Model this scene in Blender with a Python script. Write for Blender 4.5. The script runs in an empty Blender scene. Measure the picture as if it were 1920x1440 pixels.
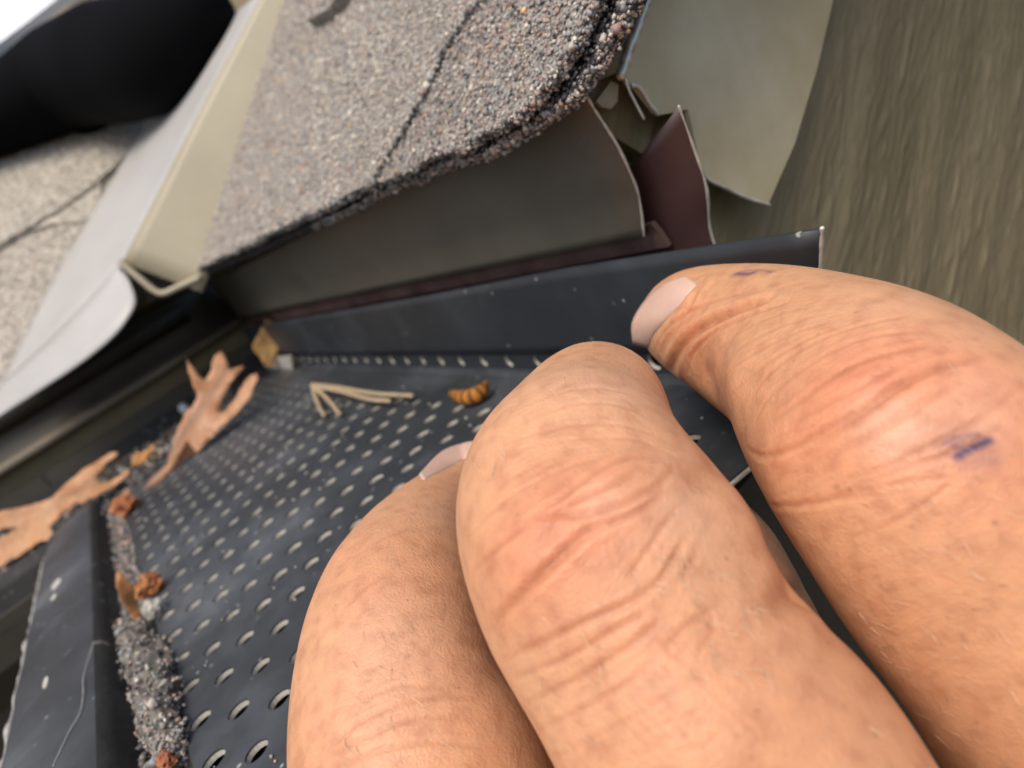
import bpy, bmesh, math, random
import numpy as np
from mathutils import Matrix, Vector, noise
from mathutils.bvhtree import BVHTree
random.seed(7); rng = np.random.default_rng(7)
scene = bpy.context.scene
COL = scene.collection

# ------------------------------------------------------------------ camera, sky, sun, exposure
# World axes: X along the right-hand gutter (towards its open end), Y into the house, Z up.
# Lengths below are millimetres measured from the guard's rear bend; H lifts the eave above the ground.
H = 2700.0
F_PX, CX, CY = 1330.0, 960.0, 720.0
R = np.array([[0.51515, 0.03349, -0.85644], [0.71038, -0.57577, 0.40478], [-0.47956, -0.81692, -0.3204]])
CAM = np.array([109.37, -56.24, 42.33])
cd = bpy.data.cameras.new('camera'); cam = bpy.data.objects.new('camera', cd); COL.objects.link(cam)
rt, up, bk = R @ [1, 0, 0], R @ [0, -1, 0], R @ [0, 0, -1]
cam.matrix_world = Matrix(((rt[0], up[0], bk[0], CAM[0]/1000), (rt[1], up[1], bk[1], CAM[1]/1000),
                           (rt[2], up[2], bk[2], (CAM[2]+H)/1000), (0, 0, 0, 1)))
cd.sensor_width = 36; cd.lens = F_PX/1920*36; cd.clip_start = 0.004; cd.clip_end = 500
cd.dof.use_dof = True; cd.dof.focus_distance = 0.059; cd.dof.aperture_fstop = 36
scene.camera = cam
SUN = Vector((0.38, -0.40, 1.0)).normalized()
w = bpy.data.worlds.new('World'); scene.world = w; w.use_nodes = True
nt = w.node_tree; bg = nt.nodes['Background']; sky = nt.nodes.new('ShaderNodeTexSky')
sky.sky_type = 'NISHITA'; sky.sun_disc = False
sky.sun_elevation = math.asin(SUN.z); sky.sun_rotation = math.atan2(SUN.x, SUN.y)
sky.air_density = 1.0; sky.dust_density = 4.0; sky.ozone_density = 1.0
nt.links.new(sky.outputs[0], bg.inputs[0]); bg.inputs[1].default_value = 0.12
sd = bpy.data.lights.new('sun', 'SUN'); sd.energy = 1.5; sd.angle = math.radians(32); sd.color = (1, 0.91, 0.78)
so = bpy.data.objects.new('sun', sd); COL.objects.link(so); so.location = (0, -2, 6)
so.rotation_euler = (-SUN).to_track_quat('-Z', 'Y').to_euler()
scene.view_settings.view_transform = 'Standard'; scene.view_settings.look = 'None'
scene.view_settings.exposure = 0.52; scene.view_settings.gamma = 1

# ------------------------------------------------------------------ survey helpers (photo point -> point on a known plane)
def ray(px, py): return R @ np.array([(px-CX)/F_PX, (py-CY)/F_PX, 1.0])
def on(px, py, n, d):
    n = np.array(n, float); r = ray(px, py); return CAM + r*((d - n @ CAM)/(n @ r))
def onX(px, py, d): return on(px, py, (1, 0, 0), d)
def onY(px, py, d): return on(px, py, (0, 1, 0), d)
def onZ(px, py, d): return on(px, py, (0, 0, 1), d)
def at(px, py, depth): return CAM + ray(px, py)*depth
def unit(v): v = np.array(v, float); return v/np.linalg.norm(v)

# ------------------------------------------------------------------ object helpers
def W(v): return (v[0]/1000, v[1]/1000, (v[2]+H)/1000)
def mesh_obj(name, verts, faces, mat, parent=None, smooth=False, mats=None, midx=None):
    m = bpy.data.meshes.new(name)
    v = np.asarray(verts, float)/1000.0; v = v + np.array([0, 0, H/1000])
    m.from_pydata(v.tolist(), [], [tuple(int(i) for i in f) for f in faces]); m.update()
    for mm in (mats or [mat]): m.materials.append(mm)
    if midx is not None: m.polygons.foreach_set('material_index', np.asarray(midx, np.int32))
    if smooth: m.polygons.foreach_set('use_smooth', np.ones(len(m.polygons), bool))
    o = bpy.data.objects.new(name, m); COL.objects.link(o); o.parent = parent
    return o
def thing(name, label, cat, group=None):
    o = bpy.data.objects.new(name, None); COL.objects.link(o); tag(o, label, cat, group); return o
def tag(o, label, cat, group=None):
    o['label'] = label; o['category'] = cat
    if group: o['group'] = group
    return o
def kind(o, k): o['kind'] = k; return o
def colattr(o, cols):
    a = o.data.color_attributes.new('Col', 'FLOAT_COLOR', 'POINT')
    c = np.ones((len(o.data.vertices), 4), np.float32); c[:, :3] = cols
    a.data.foreach_set('color', c.ravel())
def solid(o, t, off=-1):
    md = o.modifiers.new('thickness', 'SOLIDIFY'); md.thickness = t/1000; md.offset = off; return o
def extrude_profile(prof, x0, x1, nx=2, axis=0, closed=False):
    """profile list of (q,z) swept along X (axis 0) or Y (axis 1)"""
    xs = np.linspace(x0, x1, nx); V = []
    for x in xs:
        for q, z in prof: V.append((x, q, z) if axis == 0 else (q, x, z))
    n = len(prof); Fc = []
    for i in range(nx-1):
        for j in range(n if closed else n-1):
            k = (j+1) % n; Fc.append((i*n+j, i*n+k, (i+1)*n+k, (i+1)*n+j))
    if closed: Fc += [tuple(range(n))[::-1], tuple((nx-1)*n+i for i in range(n))]
    return np.array(V), Fc
def box(lo, hi):
    V = [(x, y, z) for x in (lo[0], hi[0]) for y in (lo[1], hi[1]) for z in (lo[2], hi[2])]
    return V, [(0, 1, 3, 2), (4, 6, 7, 5), (0, 4, 5, 1), (2, 3, 7, 6), (0, 2, 6, 4), (1, 5, 7, 3)]
def slab(poly, n, t):
    """closed prism: outline poly (k,3) on top, pushed down by t along -n"""
    P = np.asarray(poly); k = len(P); V = np.vstack([P, P - np.asarray(n)*t])
    return V, [tuple(range(k)), tuple(range(2*k-1, k-1, -1))] + [(i, k+i, k+(i+1) % k, (i+1) % k) for i in range(k)]
def resample(P, step, closed=False):
    P = np.asarray(P, float); out = []
    n = len(P); last = n if closed else n-1
    for i in range(last):
        a, b = P[i], P[(i+1) % n]; m = max(1, int(np.linalg.norm(b-a)/step))
        for j in range(m): out.append(a+(b-a)*j/m)
    if not closed: out.append(P[-1])
    return np.array(out)
def catmull(P, n):
    P = np.asarray(P, float); Q = np.vstack([2*P[0]-P[1], P, 2*P[-1]-P[-2]]); out = []
    for i in range(1, len(Q)-2):
        for k in range(n):
            t = k/n; a, b, c, d = Q[i-1], Q[i], Q[i+1], Q[i+2]
            out.append(.5*((2*b)+(c-a)*t+(2*a-5*b+4*c-d)*t*t+(3*b-a-3*c+d)*t**3))
    out.append(P[-1]); return np.array(out)
def frames(C):
    T = np.gradient(C, axis=0); T /= np.linalg.norm(T, axis=1)[:, None]
    u = np.cross(T[0], [0.3, 0.2, 0.9]); u /= np.linalg.norm(u); U = []
    for t in T:
        u = u - t*(u @ t); u /= np.linalg.norm(u); U.append(u)
    U = np.array(U); return T, U, np.cross(T, U)
def tube(C, rad, nseg=16, caps=True):
    """closed tube with hemispherical ends"""
    C = np.asarray(C, float); rad = np.asarray(rad, float); T, U, B = frames(C)
    rings = []
    if caps:
        for a in np.linspace(80, 15, 6): rings.append((C[0]-T[0]*rad[0]*math.sin(math.radians(a)), U[0], B[0], rad[0]*math.cos(math.radians(a))))
    for i in range(len(C)): rings.append((C[i], U[i], B[i], rad[i]))
    if caps:
        for a in np.linspace(15, 80, 6): rings.append((C[-1]+T[-1]*rad[-1]*math.sin(math.radians(a)), U[-1], B[-1], rad[-1]*math.cos(math.radians(a))))
    th = np.linspace(0, 2*np.pi, nseg, endpoint=False); V = []
    for c, u, b, r in rings: V += [c+r*(math.cos(t)*u+math.sin(t)*b) for t in th]
    Fc = []
    for i in range(len(rings)-1):
        for j in range(nseg):
            k = (j+1) % nseg; Fc.append((i*nseg+j, i*nseg+k, (i+1)*nseg+k, (i+1)*nseg+j))
    Fc.append(tuple(range(nseg))[::-1]); Fc.append(tuple((len(rings)-1)*nseg+j for j in range(nseg)))
    return np.array(V), Fc
def join(parts):
    V, Fc, o = [], [], 0
    for v, f in parts:
        V.append(np.asarray(v)); Fc += [tuple(i+o for i in q) for q in f]; o += len(v)
    return np.vstack(V), Fc
def inside(pt, poly):
    x, y = pt[..., 0], pt[..., 1]; c = np.zeros(x.shape, bool); n = len(poly); j = n-1
    for i in range(n):
        xi, yi = poly[i]; xj, yj = poly[j]
        hit = ((yi > y) != (yj > y)) & (x < (xj-xi)*(y-yi)/((yj-yi) or 1e-9)+xi)
        c ^= hit; j = i
    return c

# ------------------------------------------------------------------ materials
def newmat(name):
    m = bpy.data.materials.new(name); m.use_nodes = True; t = m.node_tree
    return m, t, t.nodes['Principled BSDF']
def N(t, typ, **kw):
    n = t.nodes.new(typ)
    for k, v in kw.items(): setattr(n, k, v)
    return n
def ramp(t, stops):
    r = N(t, 'ShaderNodeValToRGB'); e = r.color_ramp.elements
    while len(e) < len(stops): e.new(0.5)
    for el, (p, c) in zip(e, stops): el.position = p; el.color = (*c, 1) if len(c) == 3 else c
    return r
def coord(t, scale=(1, 1, 1), rot=(0, 0, 0)):
    tc = N(t, 'ShaderNodeTexCoord'); mp = N(t, 'ShaderNodeMapping')
    mp.inputs['Scale'].default_value = scale; mp.inputs['Rotation'].default_value = rot
    t.links.new(tc.outputs['Object'], mp.inputs[0]); return mp
def noisy(name, cols, scale=60, rough=(0.4, 0.6), metal=0, bump=0.2, bscale=400, bdist=0.0003, detail=6, stretch=(1, 1, 1), rot=(0, 0, 0), speck=None, coat=0):
    """paint / dirt / wood style material: cols = ramp stops; bscale is per metre"""
    m, t, b = newmat(name); L = t.links.new; mp = coord(t, stretch, rot)
    n = N(t, 'ShaderNodeTexNoise'); n.inputs['Scale'].default_value = scale; n.inputs['Detail'].default_value = detail; n.inputs['Roughness'].default_value = .65
    L(mp.outputs[0], n.inputs['Vector']); r = ramp(t, cols); L(n.outputs[0], r.inputs[0]); colout = r.outputs[0]
    if speck:
        sc, thr, sc_col = speck
        v = N(t, 'ShaderNodeTexVoronoi'); v.inputs['Scale'].default_value = sc; L(mp.outputs[0], v.inputs['Vector'])
        rr = ramp(t, [(thr*0.6, (1, 1, 1)), (thr, (0, 0, 0))]); L(v.outputs['Distance'], rr.inputs[0])
        n3 = N(t, 'ShaderNodeTexNoise'); n3.inputs['Scale'].default_value = sc*.37; L(mp.outputs[0], n3.inputs['Vector'])
        r3 = ramp(t, [(.52, (0, 0, 0)), (.62, (1, 1, 1))]); L(n3.outputs[0], r3.inputs[0])
        mu = N(t, 'ShaderNodeMath', operation='MULTIPLY'); L(rr.outputs[0], mu.inputs[0]); L(r3.outputs[0], mu.inputs[1])
        mx = N(t, 'ShaderNodeMix', data_type='RGBA'); L(mu.outputs[0], mx.inputs['Factor']); L(colout, mx.inputs['A']); mx.inputs['B'].default_value = (*sc_col, 1)
        colout = mx.outputs['Result']
    L(colout, b.inputs['Base Color']); b.inputs['Metallic'].default_value = metal
    mr = N(t, 'ShaderNodeMapRange'); mr.inputs['To Min'].default_value, mr.inputs['To Max'].default_value = rough
    L(n.outputs[0], mr.inputs[0]); L(mr.outputs[0], b.inputs['Roughness'])
    if coat: b.inputs['Coat Weight'].default_value = coat
    n2 = N(t, 'ShaderNodeTexNoise'); n2.inputs['Scale'].default_value = bscale; n2.inputs['Detail'].default_value = 5; L(mp.outputs[0], n2.inputs['Vector'])
    bp = N(t, 'ShaderNodeBump'); bp.inputs['Strength'].default_value = bump; bp.inputs['Distance'].default_value = bdist
    L(n2.outputs[0], bp.inputs['Height']); L(bp.outputs[0], b.inputs['Normal'])
    return m
def vcol(name, rough=.8, bump=0.3, bscale=2500, bdist=.0001):
    m, t, b = newmat(name); L = t.links.new; a = N(t, 'ShaderNodeVertexColor', layer_name='Col')
    n = N(t, 'ShaderNodeTexNoise'); n.inputs['Scale'].default_value = bscale; tc = N(t, 'ShaderNodeTexCoord'); L(tc.outputs['Object'], n.inputs['Vector'])
    mr = N(t, 'ShaderNodeMapRange'); mr.inputs['To Min'].default_value = .75; mr.inputs['To Max'].default_value = 1.25; L(n.outputs[0], mr.inputs[0])
    mx = N(t, 'ShaderNodeMix', data_type='RGBA', blend_type='MULTIPLY'); mx.inputs['Factor'].default_value = 1; L(a.outputs[0], mx.inputs['A']); L(mr.outputs[0], mx.inputs['B'])
    L(mx.outputs['Result'], b.inputs['Base Color']); b.inputs['Roughness'].default_value = rough
    bp = N(t, 'ShaderNodeBump'); bp.inputs['Strength'].default_value = bump; bp.inputs['Distance'].default_value = bdist
    L(n.outputs[0], bp.inputs['Height']); L(bp.outputs[0], b.inputs['Normal']); return m

M = {}
M['guard'] = noisy('dark guard paint', [(.28, (.018, .021, .024)), (.46, (.031, .035, .040)), (.60, (.060, .067, .076)), (.82, (.15, .16, .17))], scale=36, rough=(.42, .62), bump=.15, bscale=2500, bdist=.00005, speck=(420, .16, (.30, .31, .31)))
M['guard_clean'] = noisy('dark guard paint, upright', [(.30, (.018, .022, .026)), (.50, (.027, .032, .037)), (.66, (.042, .048, .054)), (.85, (.10, .105, .11))], scale=42, rough=(.40, .58), bump=.15, bscale=2500, bdist=.00005, speck=(420, .16, (.30, .30, .28)))
M['guard_old'] = noisy('dirty guard paint', [(.3, (.012, .012, .011)), (.55, (.028, .028, .026)), (.75, (.06, .058, .05))], scale=70, rough=(.6, .85), bump=.5, bscale=900, bdist=.0004, speck=(300, .28, (.25, .23, .19)))
M['collar'] = noisy('punched hole rim', [(.3, (.42, .40, .34)), (.7, (.60, .58, .50))], scale=500, rough=(.5, .7), bump=.2, bscale=3000, bdist=.00004)
M['alu'] = noisy('bare cut aluminium', [(.3, (.55, .53, .47)), (.7, (.85, .83, .76))], scale=800, rough=(.3, .55), metal=.6, bump=.3, bscale=3000, bdist=.00006)
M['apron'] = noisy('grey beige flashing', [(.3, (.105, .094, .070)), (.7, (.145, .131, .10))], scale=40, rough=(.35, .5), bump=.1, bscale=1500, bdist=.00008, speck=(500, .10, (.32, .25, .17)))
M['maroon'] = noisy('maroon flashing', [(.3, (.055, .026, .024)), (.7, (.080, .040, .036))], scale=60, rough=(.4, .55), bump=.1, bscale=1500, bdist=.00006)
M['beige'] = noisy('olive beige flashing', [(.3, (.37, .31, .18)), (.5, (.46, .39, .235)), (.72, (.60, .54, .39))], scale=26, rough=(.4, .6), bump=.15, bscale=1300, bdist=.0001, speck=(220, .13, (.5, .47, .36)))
M['valley'] = noisy('white flashing', [(.3, (.40, .39, .37)), (.7, (.48, .47, .45))], scale=20, rough=(.35, .5), bump=.05, bscale=600, bdist=.0001)
M['tan'] = noisy('tan flashing', [(.3, (.30, .265, .18)), (.7, (.37, .33, .23))], scale=20, rough=(.3, .45), bump=.05, bscale=600, bdist=.0001)
M['wood'] = noisy('rough painted board', [(.25, (.165, .132, .070)), (.5, (.198, .160, .088)), (.68, (.225, .185, .105)), (.80, (.29, .245, .15))], scale=34, rough=(.5, .75), bump=.6, bscale=260, bdist=.0006, stretch=(1, 1, 1))
M['shingle'] = noisy('asphalt mat', [(.3, (.10, .092, .085)), (.5, (.26, .24, .215)), (.7, (.42, .39, .34))], scale=900, rough=(.85, .95), bump=.8, bscale=900, bdist=.0006, detail=3)
M['shingle_far'] = noisy('mineral shingle', [(.28, (.15, .135, .115)), (.45, (.34, .31, .26)), (.6, (.50, .46, .39)), (.75, (.64, .58, .47))], scale=420, rough=(.85, .95), bump=.8, bscale=700, bdist=.0008, detail=3)
M['granule'] = vcol('mineral granule', .75)
M['asphalt'] = noisy('bitumen', [(.3, (.006, .006, .007)), (.7, (.03, .03, .03))], scale=600, rough=(.5, .8), bump=.8, bscale=900, bdist=.0005)
M['gutter'] = noisy('brown gutter paint', [(.3, (.05, .043, .033)), (.7, (.075, .066, .05))], scale=30, rough=(.45, .6), bump=.1)
M['gutter_in'] = noisy('gutter silt', [(.3, (.006, .0055, .005)), (.7, (.02, .018, .015))], scale=60, rough=(.8, .95), bump=.6, bscale=300, bdist=.001)
M['black'] = noisy('black rubber', [(.3, (.0015, .0015, .002)), (.7, (.003, .003, .004))], scale=30, rough=(.8, .95), bump=.2)
M['white'] = noisy('white paint', [(.3, (.78, .80, .83)), (.7, (.85, .86, .88))], scale=20, rough=(.4, .5), bump=.05)
M['wall'] = noisy('house wall paint', [(.3, (.10, .095, .07)), (.7, (.14, .13, .10))], scale=12, rough=(.7, .85), bump=.4, bscale=150, bdist=.0008)
M['soil'] = noisy('ground soil and mulch', [(.3, (.035, .032, .022)), (.55, (.07, .06, .04)), (.75, (.06, .08, .035))], scale=3, rough=(.9, 1), bump=.8, bscale=30, bdist=.03)
M['leaf'] = vcol('dry leaf', .65, .4, 900, .00015)
M['debris'] = vcol('debris', .8, .6, 1500, .0002)
M['needle'] = noisy('dry pine needle', [(.3, (.33, .25, .15)), (.7, (.46, .37, .24))], scale=300, rough=(.5, .7), bump=.2)
M['nail'] = noisy('finger nail', [(.3, (.58, .36, .27)), (.7, (.66, .44, .35))], scale=120, rough=(.28, .4), bump=.08, bscale=900, bdist=.00005)
M['nail'].node_tree.nodes['Principled BSDF'].inputs['Subsurface Weight'].default_value = .3
M['nail'].node_tree.nodes['Principled BSDF'].inputs['Subsurface Radius'].default_value = (.002, .001, .0006)
M['nail'].node_tree.nodes['Principled BSDF'].inputs['Subsurface Scale'].default_value = 1

# ------------------------------------------------------------------ setting: ground, house walls
v, f = extrude_profile([(-60000, -H), (60000, -H)], -60000, 60000); kind(mesh_obj('ground', v, f, M['soil']), 'structure')
PITCH = math.radians(40); TP = math.tan(PITCH); XC = -226.0; XR = 38.0      # left eave line, rake board plane
YE = -8.0
fas = mesh_obj('fascia_board', *box((XC-12, 11, -150), (XR-1, 30, 36)), M['wood']); tag(fas, 'dark fascia board hidden behind the eave flashing above the right gutter', 'board')
fas2 = mesh_obj('fascia_board', *box((XC-30, -900, -150), (XC-11, 9, 40)), M['wood']); tag(fas2, 'dark fascia board below the left roof behind the left gutter', 'board')
hw = mesh_obj('house_wall', *box((-2500, 330, -H), (20, 360, -60)), M['wall']); kind(hw, 'structure')
hw2 = mesh_obj('house_wall', *box((-620, -2500, -H), (-590, 330, -60)), M['wall']); kind(hw2, 'structure')
sof = mesh_obj('soffit', *box((XC-390, 31, -150), (XR-6, 330, -140)), M['wall']); kind(sof, 'structure')
sof2 = mesh_obj('soffit', *box((XC-390, -2400, -150), (XC-31, 29, -140)), M['wall']); kind(sof2, 'structure')

# ------------------------------------------------------------------ roof planes
A0, B0 = onY(1050, 200, YE), onY(360, 505, YE)
E1 = unit(A0-B0); S1 = unit(np.array([0, 1, TP]) - E1*(np.array([0, 1, TP]) @ E1)); N1 = np.cross(E1, S1); N1 *= np.sign(N1[2])
def onR(px, py, h=0): return on(px, py, N1, N1 @ A0 + h)
def ab(p): d = np.asarray(p)-A0; return np.stack([d @ E1, d @ S1], -1)
def rp(a, b, h=0): return A0 + E1*a + S1*b + N1*h
V0 = onR(330, 535); ZE = V0[2]-TP*(V0[1]-YE); XLE = V0[0]+(V0[1]-YE)          # left roof eave
N2 = unit((TP, 0, 1)); D2 = N2 @ np.array([XLE, 0, ZE]); S2 = unit((-1, 0, TP)); E2 = np.array([0, 1.0, 0])
def onL(px, py, h=0): return on(px, py, N2, D2 + h)
def lp(y, b, h=0): return np.array([XLE, y, ZE]) + S2*b + N2*h

PAL = np.array([(.64, .58, .49), (.54, .49, .42), (.42, .38, .33), (.27, .245, .22), (.065, .062, .064), (.40, .275, .235), (.66, .43, .20), (.29, .31, .32), (.68, .62, .50)])
OCT = np.array([(1, 0, 0), (-1, 0, 0), (0, 1, 0), (0, -1, 0), (0, 0, 1), (0, 0, -1)], float)
OF = [(0, 2, 4), (2, 1, 4), (1, 3, 4), (3, 0, 4), (2, 0, 5), (1, 2, 5), (3, 1, 5), (0, 3, 5)]
def granules(name, P, size, mat, parent, probs, flat=None):
    """one joined mesh of small faceted stones at points P; colours picked from PAL"""
    P = np.asarray(P); k = len(P)
    q = rng.normal(size=(k, 3, 3)); q, _ = np.linalg.qr(q)
    sc = size*np.exp(rng.normal(-.08, .33, (k, 1, 1)))*rng.uniform(.6, 1.25, (k, 6, 1))
    V = np.einsum('ijk,vk->ivj', q, OCT)*sc
    if flat is not None: V = V - (V @ flat)[..., None]*flat*.5
    V = V + P[:, None, :]
    Fc = (np.arange(k)[:, None, None]*6 + np.array(OF)[None]).reshape(-1, 3)
    m = bpy.data.meshes.new(name); vv = V.reshape(-1, 3)/1000 + np.array([0, 0, H/1000])
    m.vertices.add(len(vv)); m.vertices.foreach_set('co', vv.ravel())
    m.loops.add(Fc.size); m.loops.foreach_set('vertex_index', Fc.ravel().astype(np.int32))
    m.polygons.add(len(Fc)); m.polygons.foreach_set('loop_start', np.arange(0, Fc.size, 3, dtype=np.int32))
    m.update(); m.validate()
    o = bpy.data.objects.new(name, m); COL.objects.link(o); m.materials.append(mat); o.parent = parent; o['kind'] = 'stuff'
    c = PAL[rng.choice(len(PAL), k, p=np.array(probs)/np.sum(probs))]*rng.uniform(.8, 1.2, (k, 1))
    colattr(o, np.repeat(c, 6, axis=0)); return o
PR_LIGHT = [16, 28, 24, 12, 2.5, 9, 2.5, 7, 6]
PR_RED = [6, 11, 16, 20, 16, 24, 2.0, 7, 3]
PR_DARK = [2, 5, 10, 16, 40, 5, 1, 14, 1]
def jag(P, amp, step=1.0, n=None):
    P = resample(P, step, True); Q = P.copy()
    for i, p in enumerate(P):
        d = np.array(noise.noise_vector(Vector(p*.9)))*amp + np.array(noise.noise_vector(Vector(p*.17+5)))*amp*1.3
        Q[i] += d if n is None else d - n*(d @ n)
    return Q
def shingle(name_parent, poly_ab, h, t, mat, amp=.5, step=1.2):
    P = np.array([rp(a, b, h) for a, b in poly_ab]); P = jag(P, amp, step, N1)
    v, f = slab(P, N1, t); o = mesh_obj('shingle', v, f, mat, name_parent); return o, P

roof = kind(thing('roof_slope', 'x', 'x'), 'structure'); del roof['label']; del roof['category']
dk = [rp(-240, 6, -6), rp(-10, 6, -6), rp(-10, 900, -6), rp(-60, 900, -6), rp(-170, 60, -6)]
v, f = slab(dk, N1, 14); mesh_obj('roof_deck', v, f, M['wood'], roof)
low_px = [(300, 552), (480, 470), (600, 416), (700, 366), (782, 328), (860, 300), (939, 270), (1019, 213), (1060, 185), (1085, 160), (1115, 118), (1140, 73), (1163, 35), (1183, 0), (1235, -90), (1290, -200)]
low = [tuple(ab(onR(*p, -2.4))) for p in low_px]
ta, tb = low[-1]
VB = [tuple(ab(onR(*p))) for p in ((548, -40), (528, 10), (480, 158), (430, 312), (385, 450))]
low_poly = low + [(ta+60, 300), (VB[0][0]+20, 300)] + VB
s_low, P_low = shingle(roof, low_poly, -2.4, 1.5, M['asphalt'], .45)
jt_px = [(706, 335), (742, 281), (775, 226), (804, 175), (837, 102), (862, 55), (910, 0), (950, -70), (990, -150)]
up_r_px = [(714, 341), (790, 305), (877, 268), (930, 238), (983, 203), (1027, 155), (1067, 97), (1100, 33), (1115, 0), (1150, -80), (1190, -170)]
jt = [tuple(ab(onR(*p, 0))) for p in jt_px]
upr = [tuple(ab(onR(*p, 0))) for p in up_r_px]
gap = 1.3
right_poly = upr + [(upr[-1][0]+30, 400), (jt[-1][0]+40, 400)] + [(a+gap, b) for a, b in jt[::-1]]
s_right, P_right = shingle(roof, right_poly, 0, 1.2, M['shingle'], .55)
up_l_px = [(352, 512), (420, 478), (480, 450), (545, 417), (600, 390), (655, 362), (700, 339)]
upl = [tuple(ab(onR(*p, .8))) for p in up_l_px]
left_poly = upl + [(a-.2, b) for a, b in jt] + [(jt[-1][0]+30, 290), (VB[0][0]+20, 290)] + [(a+1.5, b) for a, b in VB]
s_left, P_left = shingle(roof, left_poly, .7, 1.7, M['shingle'], .45)
# a further course upslope, only its butt edge shows at the top of the picture
c2 = [tuple(ab(onR(*p, 3.6))) for p in ((612, 20), (640, -40))]
c2_poly = [(c2[0][0]-22, c2[0][1]+6), c2[0], (c2[0][0]+34, c2[0][1]+2), (c2[0][0]+60, 280), (c2[0][0]+10, 280)]
s_top, P_top = shingle(roof, c2_poly, 3.6, 2.8, M['shingle'], .5)
TOPP = c2_poly

def scatter(poly_ab, h, near, far, lim):
    """points over the part of a shingle within view, denser close to the camera"""
    P = np.array(poly_ab); lo, hi = P.min(0), P.max(0); lo = np.maximum(lo, (-330, -12)); hi = np.minimum(hi, (40, 260)); pts = []
    for step, d0, d1 in ((near, 0, 125), (far, 125, lim)):
        g = np.stack(np.meshgrid(np.arange(lo[0], hi[0], step), np.arange(lo[1], hi[1], step)), -1).reshape(-1, 2)
        g = g + rng.uniform(-.5, .5, g.shape)*step
        g = g[inside(g, P)]
        q = A0 + g[:, :1]*E1 + g[:, 1:]*S1 + N1*(h + rng.uniform(-.25, .2, (len(g), 1)))
        c = (q-CAM) @ R; dep = c[:, 2]; x = c[:, 0]/dep*F_PX+CX; y = c[:, 1]/dep*F_PX+CY
        k = (dep > d0) & (dep <= d1) & (x > 250) & (x < 1400) & (y > -160) & (y < 700)
        pts.append(q[k])
    return pts
a_, b_ = scatter(left_poly, .75, .42, .75, 420)
granules('mineral_granules', a_, .29, M['granule'], s_left, PR_LIGHT, N1); granules('mineral_granules', b_, .44, M['granule'], s_left, PR_LIGHT, N1)
a_, b_ = scatter(right_poly, .05, .42, .95, 300)
granules('mineral_granules', a_, .29, M['granule'], s_right, PR_RED, N1)
a_, b_ = scatter(low_poly, -2.35, .45, 1.2, 200)
granules('mineral_granules', a_, .34, M['granule'], s_low, PR_DARK, N1)
a_, b_ = scatter(TOPP, 3.65, .6, .8, 420); granules('mineral_granules', np.vstack([a_, b_]), .5, M['granule'], s_top, PR_LIGHT, N1)
def edge_pts(P, n, dep, k, lim=300):
    c = (P-CAM) @ R; P = P[(c[:, 2] > 30) & (c[:, 2] < lim) & (c[:, 1]/c[:, 2]*F_PX+CY > -120) & (np.abs(c[:, 0]/c[:, 2]) < 1)]
    Q = np.roll(P, -1, 0)-P; Q *= (np.linalg.norm(Q, axis=1) < 3)[:, None]
    i = rng.integers(0, len(P), k); q = P[i] + Q[i]*rng.random((k, 1)) - np.asarray(n)*rng.uniform(0, dep, (k, 1)) + rng.normal(0, .14, (k, 3))
    c = (q-CAM) @ R; return q[(c[:, 2] > 30) & (c[:, 2] < lim)]
granules('edge_granules', edge_pts(P_right, N1, 1.1, 5000, 150), .27, M['granule'], s_right, PR_DARK)
granules('edge_granules', edge_pts(P_left, N1, 1.5, 7000), .32, M['granule'], s_left, PR_DARK)
granules('edge_granules', edge_pts(P_low, N1, 1.4, 7000, 150), .27, M['granule'], s_low, [3, 6, 10, 14, 40, 14, 2, 8, 2])

# left roof: deck and three shingles with visible butt lines
roofl = kind(thing('roof_slope', 'x', 'x'), 'structure'); del roofl['label']; del roofl['category']
dk = [lp(-900, 6, -5), lp(30, 6, -5), lp(900, 900, -5), lp(-900, 900, -5)]
v, f = slab(dk, N2, 14); mesh_obj('roof_deck', v, f, M['wood'], roofl)
def lab(p): d = np.asarray(p)-np.array([XLE, 0, ZE]); return (d @ E2, d @ S2)
def lsh(polyyb, h, t, amp=.8):
    P = jag(np.array([lp(y, b, h) for y, b in polyyb]), amp, 2.5, N2); v, f = slab(P, N2, t); return mesh_obj('shingle', v, f, M['shingle_far'], roofl), P
l1 = [lab(onL(*p)) for p in ((-120, 545), (0, 470), (110, 405), (175, 360), (225, 318))]
s1, P1 = lsh([(-500, -6), (-60, -6), (60, 130), (60, 200), (-500, 200)], 0, 2.5)
top = [(y, b) for y, b in l1]
s2, P2 = lsh([(-500, top[0][1]-20)] + top + [(top[-1][0]+14, top[-1][1]+10), (250, 420), (-500, 420)], 3.2, 3.0)
l2 = [lab(onL(*p, 0)) for p in ((55, 437), (105, 425), (165, 418), (190, 405))]
s3, P3 = lsh([(l2[0][0], l2[0][1]), (l2[1][0], l2[1][1]), (l2[2][0], l2[2][1]), (l2[3][0], l2[3][1]), (l2[3][0]+20, l2[3][1]+40), (l2[0][0]-20, l2[0][1]+40)], 1.6, 1.6)
g = np.stack([rng.uniform(-190, 60, 9000), rng.uniform(-6, 150, 9000)], -1)
q = np.array([XLE, 0, ZE]) + g[:, :1]*E2 + g[:, 1:]*S2 + N2*.2
granules('mineral_granules', q[rng.permutation(len(q))[:9000]], .52, M['granule'], s1, PR_LIGHT)
gy = np.stack([rng.uniform(-190, 80, 9000), rng.uniform(0, 300, 9000)], -1); gy = gy[inside(gy, np.array([(-500, top[0][1]-20)] + top + [(250, 420), (-500, 420)]))]
q = np.array([XLE, 0, ZE]) + gy[:, :1]*E2 + gy[:, 1:]*S2 + N2*3.3
granules('mineral_granules', q, .52, M['granule'], s2, PR_LIGHT)

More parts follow.
